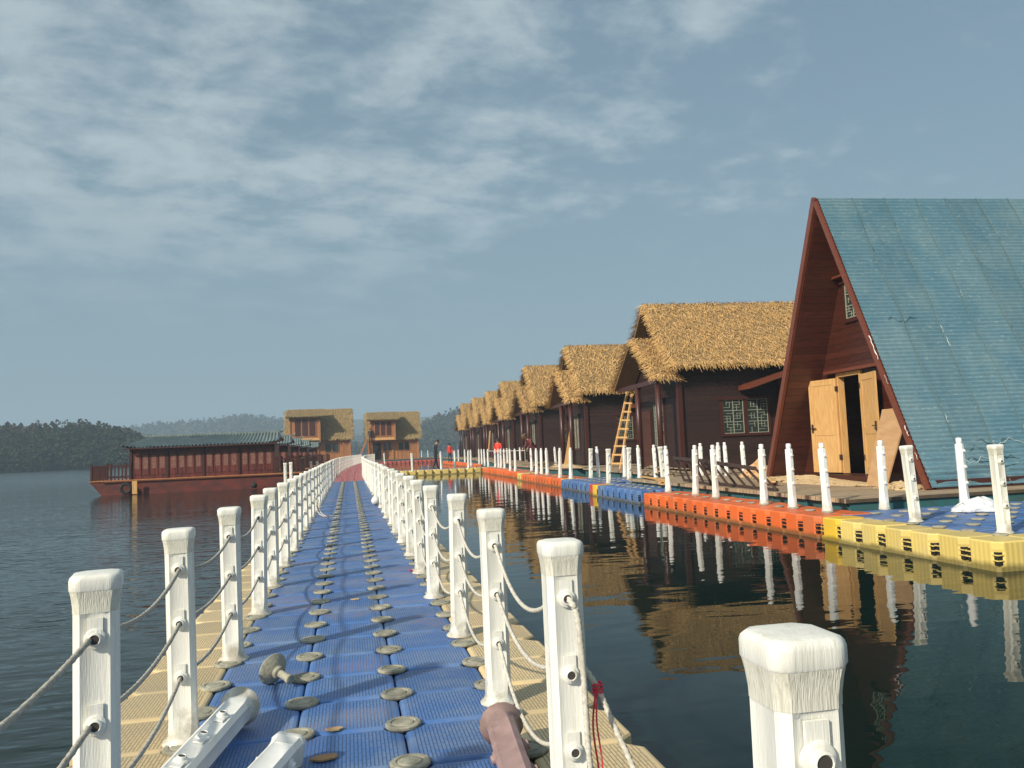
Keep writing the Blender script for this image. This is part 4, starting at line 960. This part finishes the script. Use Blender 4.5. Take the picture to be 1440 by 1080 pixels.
def plank_pile(label, x, y, z, n, L, rz, seed, m='deckwood', dz=.035):
    rnd = random.Random(seed); t = thing('plank_pile', label, 'planks', (x, y, z), rz)
    for i in range(n):
        o = MB().box((-L/2*rnd.uniform(.8, 1.1), -.06, 0), (L/2*rnd.uniform(.8, 1.1), .06, .03)).build('plank', MAT[rnd.choice((m, 'pine', m))], t)
        o.location = (rnd.uniform(-.2, .2), rnd.uniform(-.3, .3), dz*i); o.rotation_euler = (0, 0, rnd.uniform(-.25, .25))
    return t
plank_pile('low pile of planks on the blue platform nearest the cottages', 8.4, 21.3, .06, 6, 2.6, R(85), 3)
plank_pile('loose planks lying on the teal raft past the steel frame', 10.0, 25.2, .2, 7, 2.8, R(80), 5)
plank_pile('pale boards stacked behind the far orange row', 9.7, 40.3, .2, 8, 2.4, R(60), 6)
plank_pile('scraps of board on the raft before the A-frame cottage', 9.2, 17.2, .2, 4, 1.4, R(75), 8)
# steel frame lying tilted
def steel_frame(label, bl, br, tl, tr, z, n, dx, group=None):
    """bl..tr: picture points of the bottom and top rail ends; lies tilted on the raft"""
    A, B = at(*bl, z), at(*br, z); Cq, D = atY(*tl, A.y + dx), atY(*tr, B.y + dx)
    t = thing('steel_frame', label, 'steel frame', A, 0, group)
    MB().beam((0,0,0), B-A, .06, .06).build('rail', MAT['steel'], t); MB().beam(Cq-A, D-A, .06, .07).build('rail', MAT['steel'], t)
    for i in range(n):
        f = i/(n-1); p = Cq.lerp(D, f) - A; q = A.lerp(B, f) - A; d = (p-q)*.08
        MB().beam(p + d, q, .04, .04).build('rung', MAT['steel'], t)
    return t
steel_frame('dark steel frame with slanting rungs behind the white posts before the A-frame', (1001, 680), (1093, 689), (979, 647), (1062, 659), .22, 8, .35, 'dark steel frames')
steel_frame('second dark steel frame standing farther left behind the posts', (962, 675), (1000, 681), (948, 644), (985, 648), .22, 5, .35, 'dark steel frames')
# ladder
def ladder():
    b = at(862, 655, .2); b = Vector((9.72, 30.2, .2)); 
    p0 = atY(858, 652, 31.2); p1 = atY(872, 656, 30.7); q0 = atY(883.5, 545, 31.4); q1 = atY(890, 545, 30.9)
    t = thing('wooden_ladder', 'pale home-made timber ladder leaning against the nearest thatched cottage', 'ladder', (p0.x, p0.y, .2))
    o_ = Vector((p0.x, p0.y, .2)); p0.z = .2; p1.z = .2
    for a0, a1 in ((p0, q0), (p1, q1)): MB().beam(a0-o_, a1-o_, .07, .07).build('side_rail', MAT['pine'], t)
    for i in range(9):
        f = .07 + i*.105; a0 = p0.lerp(q0, f); a1 = p1.lerp(q1, f); e = (a1-a0)*.22
        MB().beam(a0-e-o_+Vector((0, -.06, 0)), a1+e-o_+Vector((0, -.06, 0)), .03, .07).build('rung', MAT['pine'], t)
ladder()
p = atY(796, 655, 37.5); q = atY(804, 606, 37.8)
loose_board('timber_board', 'tall pale board leaning upright before the second thatched cottage', (p.x, p.y, .2), (q.x, q.y, q.z), .22, .04, 'pine', up=(0, 1, 0))
p = atY(686, 650, 60); q = atY(689, 606, 60.3)
loose_board('timber_board', 'thin pale stick leaning at the fourth cottage', (p.x, p.y, .2), (q.x, q.y, q.z), .09, .06, 'pine', up=(0, 1, 0))
# crumpled bag
def bag():
    c = at(1378, 718, .05); mb = MB(); n, mm = 28, 12; rs = []
    for j in range(mm):
        f = j/(mm-1); ring = []
        for k in range(n):
            th = 2*math.pi*k/n; r_ = math.sin(math.pi*(0.5+0.5*f))**.7 if f < 1 else 0.02
            q = Vector((math.cos(th)*.42*r_, math.sin(th)*.26*r_, .20*f))
            s_ = 1 + .42*mnoise.noise(q*6.5 + Vector((3, 1, 2))) + .15*mnoise.noise(q*17)
            q = Vector((q.x*s_, q.y*s_, max(0, q.z*(1+.5*mnoise.noise(q*7)))))
            ring.append(q + c)
        rs.append(ring)
    mb.rings(rs); o = mb.build('plastic_bag', MAT['bag'], smooth=True); tag(o, 'crumpled white plastic bag lying on the blue platform at the right', 'plastic bag')
bag()

# ------------------------------------------------------------------ boats
def houseboat(detail=True):
    t = thing('wooden_houseboat', 'x', 'houseboat')
    # local x from bow (-8.6) to stern (0), y 0..2.6
    XB, XE, Wd = -8.55, 1.3, 2.5
    mb = MB()
    prof = [(XB, .33), (XB+.15, .18), (XB+.62, -.40), (XE-.5, -.40), (XE, .0), (XE, .36), (XB+1.7, .38), (XB+.05, .40)]
    mb.rings([[(x, 0.06, z) for x, z in prof], [(x, Wd-.06, z) for x, z in prof]]); mb.build('hull', MAT['hull'], t)
    MB().box((XB-.02, 0.0, .385), (XE+.03, Wd, .43)).build('deck', MAT['newframe'], t)
    MB().box((XB+.6, -.03, .33), (XE, 0.059, .375)).build('rub_rail', MAT['rafter'], t)
    # bow and stern railings
    def railing(x0, x1):
        mb = MB()
        for y in (0.05, Wd-.05):
            mb.beam((x0, y, 1.12), (x1, y, 1.12), .06, .06); mb.beam((x0, y, .56), (x1, y, .56), .05, .05)
            k = x0; n = int((x1-x0)/.17)
            for i in range(n+1):
                big = i % 5 == 0; x = x0 + (x1-x0)*i/n
                mb.box((x-(.045 if big else .022), y-(.045 if big else .022), .43), (x+(.045 if big else .022), y+(.045 if big else .022), 1.25 if big else 1.09))
        e = x0 if x0 < -5 else x1
        mb.beam((e, .05, 1.12), (e, Wd-.05, 1.12), .06, .06)
        for i in range(14): mb.box((e-.02, .1+i*.17, .43), (e+.02, .14+i*.17, 1.09))
        mb.build('railing', MAT['pillar'], t)
    railing(XB+.08, -6.72); railing(.12, XE-.05)
    MB().box((-6.70, .08, .43), (-.02, Wd-.08, 1.92)).build('cabin_wall', MAT['boatred'], t)
    for x in (-6.70, -5.03, -3.36, -1.69, -.02): MB().box((x-.06, .03, .43), (x+.06, .079, 1.92)).build('cabin_pillar', MAT['pillar'], t)
    for b_ in range(4):
        for k in range(4):
            x0 = -6.58 + b_*1.67 + k*.385
            fr = MB(); fr.box((x0, .055, .62), (x0+.34, .079, 1.72)); w = fr.build('window', MAT['boatred'], t)
            MB().box((x0+.06, .045, .92), (x0+.28, .054, 1.56)).build('window_panel', MAT['boatpanel'], w)
    # tiled roof: ridge tiles, ribbed slopes, upturned corners
    rz, ez, hw, yc = 2.46, 1.93, 1.62, Wd/2
    mb = MB(); n = 42; X0, X1 = -7.0, .30
    for s_ in (-1, 1):
        vs = []; rowsn = 8
        for j in range(rowsn+1):
            f = j/rowsn
            for i in range(n*2+1):
                g = i/(n*2); hip = .95*f
                xa = (X0+.75) + (X1-X0-.9)*g; xb = X0 + (X1-X0)*g; x = xa*(1-f) + xb*f
                z = rz - (rz-ez)*(f**.85) + (.085 if i % 2 else 0) + .10*f*f*max(0, (abs(g-.5)-.42)/.08)
                vs.append((x, yc + s_*hw*f, z))
        fs = []; q = n*2+1
        for j in range(rowsn):
            for i in range(n*2): fs.append((j*q+i, j*q+i+1, (j+1)*q+i+1, (j+1)*q+i))
        mb.add(vs, fs)
    # hipped bow end, gable at the stern
    mb.add([(X0+.75, yc, rz), (X0, yc-hw, ez+.1), (X0, yc, ez-.02), (X0, yc+hw, ez+.1)], [(0, 2, 1), (0, 3, 2)])
    mb.add([(X1-.15, yc, rz), (X1-.12, yc-hw*.5, ez+.28), (X1-.12, yc+hw*.5, ez+.28)], [(0, 1, 2)])
    mb.build('roof', MAT['tile'], t)
    mb = MB(); mb.beam((X0+.70, yc, rz+.05), (X1-.1, yc, rz+.05), .12, .12)
    for x, d in ((X0+.72, -1), (X1-.12, 1)): mb.tube([(x, yc, rz+.05), (x+d*.14, yc, rz+.10), (x+d*.24, yc, rz+.22)], [.06, .045, .02], 6)
    mb.build('ridge', MAT['tile'], t)
    mb = MB(); mb.box((X0+.1, yc-hw+.02, ez-.06), (X1-.1, yc-hw+.10, ez-.005)); mb.box((X0+.1, yc+hw-.10, ez-.06), (X1-.1, yc+hw-.02, ez-.005)); mb.build('eave_board', MAT['pillar'], t)
    return t
HB = houseboat(); HB.location = (-3.66, 42.3, 0); HB.rotation_euler = (0, 0, R(-1.5))
tag(HB, 'nearest red houseboat seen broadside, tiled roof and railed bow', 'houseboat', 'red houseboats moored in line')
for i, (x, y) in enumerate([(-3.75, 52.5), (-3.7, 62.5), (-3.6, 73.5), (-3.4, 90)]):
    o = copy_tree(HB); o.location = (x, y, 0); o.rotation_euler = (0, 0, R(random.uniform(-2, 1)))
    tag(o, ['second red houseboat, its roof end showing just past the nearest one', 'third red houseboat from the camera in the moored line', 'fourth red houseboat from the camera in the moored line', 'last red houseboat, in front of the left two-storey house'][i], 'houseboat', 'red houseboats moored in line')
tp = atY(177, 692, 42.25)
mb = MB()
rs = []
for k in range(17):
    th = 2*math.pi*k/16; c = Vector((tp.x + .22*math.cos(th), 42.25, 0.02 + .22*math.sin(th)))
    rs.append([c + Vector((math.cos(th)*.07*math.cos(a_), .07*math.sin(a_), math.sin(th)*.07*math.cos(a_))) for a_ in [2*math.pi*j/8 for j in range(8)]])
mb.rings(rs, cap=False); tag(mb.build('tyre_fender', MAT['blackcloth'], smooth=True), 'black tyre hung as a fender at the bow of the nearest houseboat', 'tyre')
mb = MB().box((tp.x+.30, 42.16, -.25), (tp.x+.52, 42.20, .37)); tag(mb.build('pale_board', MAT['pine']), 'pale upright board fixed to the hull beside the tyre fender', 'board')
mb = MB(); mb.lathe([(.10, -.12), (.15, -.02), (.13, .08), (.04, .12), (.03, .2)], 12, (-4.6, 42.0, -.12)); tag(mb.build('black_buoy', MAT['blackcloth'], smooth=True), 'small black fender floating at the nearest houseboat\'s side', 'buoy')
for i, (px, py, Y) in enumerate([(401, 651, 33), (409, 650, 33.6), (437, 649, 44), (446, 649, 44.6)]):
    q = atY(px, py, Y); o = bpy.data.objects.new('mooring_post', postLo); COL.objects.link(o); o.location = (q.x, q.y, q.z-1.06); o.scale = (1, 1, 1.08)
    tag(o, 'white mooring post between walkway and houseboats, %s' % ['left one of the near pair', 'right one of the near pair', 'left one of the far pair', 'right one of the far pair'][i], 'post', 'white posts beside the houseboats')
platform('float_platform', 'small beige float jetty with two posts left of the walkway, nearer one', grid(-3.1, 32.4, 4, 3, lambda i, j: 'beige'), pins=False)
platform('float_platform', 'small beige float jetty with two posts left of the walkway, farther one', grid(-2.9, 43.6, 4, 3, lambda i, j: 'beige'), pins=False)

# ------------------------------------------------------------------ two-storey houses far ahead
def farhouse(name, label, x0, x1, Y, z0, ztop, depth, mirror_balc, sash=3):
    W_ = x1-x0; t = thing(name, label, 'house', (x0, Y, 0), 0, 'distant two-storey thatched houses')
    H = ztop - z0; zf2 = z0 + H*.42; ze = z0 + H*.43
    MB().box((.35, .30, z0), (W_-.45, depth-.3, z0+H*.5)).build('wall', MAT['newwood'], t)
    for x in (.40, W_*.48, W_-.50):
        MB().box((x-.10, .18, z0), (x+.10, .299, ze+.2)).build('timber_post', MAT['newframe'], t)
    # main roof
    mb = MB(); yr = depth*.42
    for (A, B, Cc, D, sd_) in (((.12, yr, ztop), (W_-.1, yr, ztop), (W_-.1, -.15, ze), (.12, -.15, ze), 3), ((.12, yr, ztop), (W_-.1, yr, ztop), (W_-.1, depth+.1, ze), (.12, depth+.1, ze), 5)):
        slab(mb, A, B, Cc, D, .2); straw(mb, A, B, Cc, D, 40, .5, .05, sd_ + int(x0*3))
    mb.build('roof', [MAT['thatchold'], MAT['thatchbase']], t)
    MB().add([(.34, .3, z0+H*.5), (.34, depth-.3, z0+H*.5), (.34, yr, ztop-.35), (.28, .3, z0+H*.5), (.28, depth-.3, z0+H*.5), (.28, yr, ztop-.35)], [(0,1,2),(5,4,3),(0,3,4,1),(1,4,5,2),(2,5,3,0)]).build('gable_wall', MAT['newwood'], t)
    # jutting upper room
    bx0, bx1, by = W_*.10, W_*.52, -.95; bz0, bz1 = zf2-.15, ztop-.95
    MB().box((bx0, by, bz0), (bx1, 1.6, bz1)).build('upper_room', MAT['newwood'], t)
    ww = (bx1-bx0)*.72; sx = bx0 + (bx1-bx0)*.15; zA, zB = bz0+.55, bz1-.35
    for k in range(sash):
        a0 = sx + ww*k/sash; f = MB().box((a0, by-.05, zA), (a0+ww/sash-.02, by-.001, zB)).build('window', MAT['newframe'], t)
        MB().box((a0+.07, by-.07, zA+.08), (a0+ww/sash-.09, by-.051, zB-.08)).build('pane', MAT['redwood'], f)
    MB().box((bx0-.03, by-.08, bz0+.05), (bx1+.03, by-.001, bz0+.35)).build('sill_band', MAT['pine'], t)
    for x in (bx0, bx1): MB().box((x-.09, by-.09, z0 if x == bx0 else bz0), (x+.09, by+.09, bz1)).build('timber_post', MAT['newframe'], t)
    mb = MB(); A, B, Cc, D = (bx0-.45, 1.3, ztop-.02), (bx1+.5, 1.3, ztop-.02), (bx1+.5, by-.55, bz1-.02), (bx0-.45, by-.55, bz1-.02)
    slab(mb, A, B, Cc, D, .28); straw(mb, A, B, Cc, D, 45, .45, .05, 9 + int(x0)); mb.build('dormer_roof', [MAT['thatchold'], MAT['thatchbase']], t)
    # ground floor openings
    for xa, xb in ((W_*.31, W_*.50-.3), (W_*.58, W_*.78)):
        mid_ = (xa+xb)/2
        for a0, a1 in ((xa, mid_-.04), (mid_+.04, xb)):
            f = MB().box((a0, .22, z0+H*.17), (a1, .299, z0+H*.36)).build('window', MAT['newframe'], t)
            MB().box((a0+.06, .20, z0+H*.17+.07), (a1-.06, .219, z0+H*.36-.07)).build('pane', MAT['glass'], f)
    MB().box((W_*.13, .24, z0), (W_*.13+1.0, .299, z0+2.1)).build('door', MAT['dark'], t)
    return t
def XatY(px, Y): d = ray(px, 640); return d.x/d.y*Y
YR = 104.0; xa, xb = XatY(514, YR), XatY(594, YR); zt_ = atY(554, 578, YR).z
farhouse('two_storey_house', 'distant two-storey orange timber house right of the walkway, man on its stairs', xa, xb, YR, 0.2, zt_, 6.0, False)
YL = 106.0; xa2, xb2 = XatY(399, YL), XatY(498, YL); zt2 = atY(450, 574, YL).z
farhouse('two_storey_house', 'distant two-storey orange timber house behind the houseboats', xa2, xb2, YL, 0.2, zt2, 6.5, False)
raft('dark raft under the distant two-storey house left of the walkway', xa2-.5, xb2+.6, YL-1.8, YL+8)
# stairs at the left of the right house
st = thing('outside_stair', 'open timber stair climbing the left side of the right distant house', 'stair', (xa-.9, YR-1.7, .2))
MB().beam((0, 0, 0), (1.1, 0, 2.7), .08, .2).build('stringer', MAT['newframe'], st); MB().beam((0, .8, 0), (1.1, .8, 2.7), .08, .2).build('stringer', MAT['newframe'], st)
for i in range(9): MB().box((.08+i*.12, .04, .3*i+.2), (.33+i*.12, .76, .3*i+.24)).build('tread', MAT['newframe'], st)

# ------------------------------------------------------------------ people
def person(label, J, mats, loc, rz, zsplit, hair='hair', scale=1.0):
    """J: dict joint->(x,y,z) in metres facing +x; edges fixed; body from one skinned graph"""
    names = list(J); idx = {k: i for i, k in enumerate(names)}
    edges = [('pelvis','waist'),('waist','chest'),('chest','neck'),('neck','head0'),('head0','head1'),('head1','head2'),
             ('chest','shL'),('shL','elL'),('elL','wrL'),('wrL','paL'),('chest','shR'),('shR','elR'),('elR','wrR'),('wrR','paR'),
             ('pelvis','hipL'),('hipL','knL'),('knL','anL'),('anL','toL'),('pelvis','hipR'),('hipR','knR'),('knR','anR'),('anR','toR')]
    rad = dict(pelvis=.135, waist=.125, chest=.150, neck=.052, head0=.070, head1=.098, head2=.085, sh=.068, el=.046, wr=.032, pa=.036, hip=.092, kn=.062, an=.044, to=.040)
    vs = [Vector(J[k]) for k in names]; es = [(idx[a_], idx[b_]) for a_, b_ in edges]
    rd = [rad.get(k, rad.get(k[:-1], .05)) for k in names]
    for side in 'LR':                      # five fingers from the palm
        w, p = Vector(J['wr'+side]), Vector(J['pa'+side]); d = (p-w).normalized(); s_ = d.cross(Vector((1, 0, 0)))
        s_ = Vector((1, 0, 0)) if abs(d.x) < .7 else Vector((0, 1, 0))
        for f, (off, ln) in enumerate(((-.030, .062), (-.010, .078), (.010, .082), (.030, .070), (.045, .05))):
            a_ = len(vs); vs += [p + s_*off + d*.02, p + s_*(off*1.15) + d*(.02+ln*.6), p + s_*off + d*(.02+ln) + Vector((0, 0, 0))]
            rd += [.010, .009, .007]; es += [(idx['pa'+side], a_), (a_, a_+1), (a_+1, a_+2)]
    me = bpy.data.meshes.new('person'); me.from_pydata([tuple(v) for v in vs], es, []); ob = bpy.data.objects.new('tmp', me); COL.objects.link(ob)
    sk = ob.modifiers.new('s', 'SKIN'); 
    lay = me.skin_vertices[0] if len(me.skin_vertices) else None
    for i, v in enumerate(me.skin_vertices[0].data): v.radius = (rd[i], rd[i]*(0.80 if names[i:i+1] and names[i] in ('chest', 'waist') else 1)); v.use_root = (i == idx['pelvis'])
    ss = ob.modifiers.new('b', 'SUBSURF'); ss.levels = 1; ss.render_levels = 1
    dg = bpy.context.evaluated_depsgraph_get(); dg.update(); nm = bpy.data.meshes.new_from_object(ob.evaluated_get(dg)); bpy.data.objects.remove(ob)
    o = bpy.data.objects.new('person', nm); COL.objects.link(o); o.location = loc; o.rotation_euler = (0, 0, rz); o.scale = (scale,)*3
    nm.materials.clear()
    for m in mats: nm.materials.append(MAT[m])      # 0 top, 1 trousers, 2 skin, 3 shoes
    H0, H1 = Vector(J['head0']), Vector(J['head2']); hands = [Vector(J['wrL']), Vector(J['wrR']), Vector(J['paL']), Vector(J['paR'])]
    for pl in nm.polygons:
        c = pl.center; mi = 0
        if c.z < zsplit: mi = 1
        if c.z < .10: mi = 3
        if (c - (H0+H1)/2).length < .20 and c.z > J['neck'][2]-.02: mi = 2
        if min((c-h).length for h in hands[2:]) < .10: mi = 2
        pl.material_index = mi
    nm.shade_smooth()
    hc = Vector(J['head1']); up = (H1-H0).normalized()
    mb = MB(); q = up.to_track_quat('Z', 'X').to_matrix().to_4x4()
    mb.lathe([(.104, -.01), (.112, .03), (.100, .08), (.065, .115), (.01, .128)], 16, tuple(hc + Vector((-.018, 0, .01))), 0, q)
    if hair == 'browncap': mb.box((.0, -.08, .03), (.2, .08, .045), mat=Matrix.Translation(hc) @ q)
    mb.build('hair' if hair == 'hair' else 'cap', MAT[hair], o, smooth=True)
    fc = MB()                                    # nose and ears, eyes set into the face
    side_ = Vector((0, 1, 0)); fwd = side_.cross(up); fwd = fwd if fwd.x > 0 else -fwd
    fc.lathe([(.018, 0), (.012, .02), (.003, .032)], 8, tuple(hc + fwd*.085 - up*.01), 0, fwd.to_track_quat('Z', 'X').to_matrix().to_4x4())
    for s_ in (-1, 1): fc.lathe([(.02, 0), (.024, .012), (.012, .02)], 8, tuple(hc + side_*s_*.09), 0, (side_*s_).to_track_quat('Z', 'X').to_matrix().to_4x4())
    fc.build('nose_and_ears', MAT['skin'], o, smooth=True)
    ey = MB()
    for s_ in (-1, 1): ey.lathe([(.011, 0), (.008, .006), (.002, .008)], 8, tuple(hc + fwd*.088 + side_*s_*.032 + up*.012), 0, fwd.to_track_quat('Z', 'X').to_matrix().to_4x4())
    ey.build('eyes', MAT['hair'], o)
    tag(o, label, 'person'); return o
def stand(lean=0.0, step=0.16, head=0.0, arm=0.0, bend=0.0):
    J = dict(pelvis=(0, 0, .93), waist=(.01+lean*.3, 0, 1.10), chest=(.02+lean*.7, 0, 1.33), neck=(.03+lean, 0, 1.47), head0=(.05+lean+head*.4, 0, 1.535), head1=(.06+lean+head*.8, 0, 1.61), head2=(.06+lean+head, 0, 1.68),
        hipL=(0, .09, .88), knL=(step*.55, .095, .49), anL=(step, .10, .08), toL=(step+.15, .11, .035), hipR=(0, -.09, .88), knR=(-step*.1, -.095, .48), anR=(-step, -.10, .09), toR=(-step+.15, -.11, .035))
    for s_, sg in (('L', 1), ('R', -1)):
        J['sh'+s_] = (.01+lean*.8, sg*.175, 1.40); J['el'+s_] = (-.02+lean+arm*.3, sg*.225, 1.12); J['wr'+s_] = (.07+lean+arm, sg*.22, .88+abs(arm)*.3); J['pa'+s_] = (.10+lean+arm, sg*.215, .80+abs(arm)*.3)
    return J
pm = at(615, 660.5, FZ)
person('man in black clothes walking with bowed head along the yellow float bridge', stand(.05, .17, .07), ('blackcloth', 'blackcloth', 'skin', 'hair'), (pm.x, 50.35, FZ), R(8), .95, scale=1.04)
q = atY(702, 617, 49); person('worker in a bright red jacket standing behind the posts near the third cottage', stand(0, .05, 0, .1), ('redcloth', 'darkcloth', 'skin', 'hair'), (q.x, 49.5, q.z-1.72), R(-120), .90)
q = atY(632, 624, 72); person('far worker in red among the posts beyond the yellow bridge', stand(0, .05, 0, .1), ('redcloth', 'darkcloth', 'skin', 'hair'), (q.x, 72, q.z-1.70), R(-80), .90)
q = atY(520.5, 603, YR-1.3); person('dark-clothed man standing on the outside stair of the right distant house', stand(.02, .05, 0), ('blackcloth', 'darkcloth', 'skin', 'hair'), (q.x, YR-1.3, q.z-1.72), R(90), .93)
Jb = stand(.30, .08, .14, .22); 
for k in ('waist','chest','neck','head0','head1','head2','shL','shR','elL','elR','wrL','wrR','paL','paR'):
    v = Vector(Jb[k]); Jb[k] = (v.x + (v.z-.93)*.28, v.y, .93 + (v.z-.93)*.82)
q = atY(744, 617, 38.5); person('person in a maroon jacket and brown cap bending over boards behind the orange row', Jb, ('maroon', 'darkcloth', 'skin', 'hair'), (q.x+.3, 38.5, .2), R(200), .90, 'browncap')

# ------------------------------------------------------------------ haze
MBh = MB().box((-2600, -450, WZ-2.0), (2600, 2700, 150)); hzo = MBh.build('haze', [])
hm = bpy.data.materials.new('haze'); hm.use_nodes = True; t = hm.node_tree; t.nodes.clear()
o1 = N(t, 'ShaderNodeOutputMaterial'); pv = N(t, 'ShaderNodeVolumePrincipled'); pv.inputs['Color'].default_value = (0.58, 0.80, 1.0, 1); pv.inputs['Density'].default_value = 0.00095; pv.inputs['Anisotropy'].default_value = 0.0
t.links.new(pv.outputs[0], o1.inputs['Volume']); hzo.data.materials.append(hm)
tag(hzo, 'pale lake haze filling the air over the water', 'haze', kind='stuff')
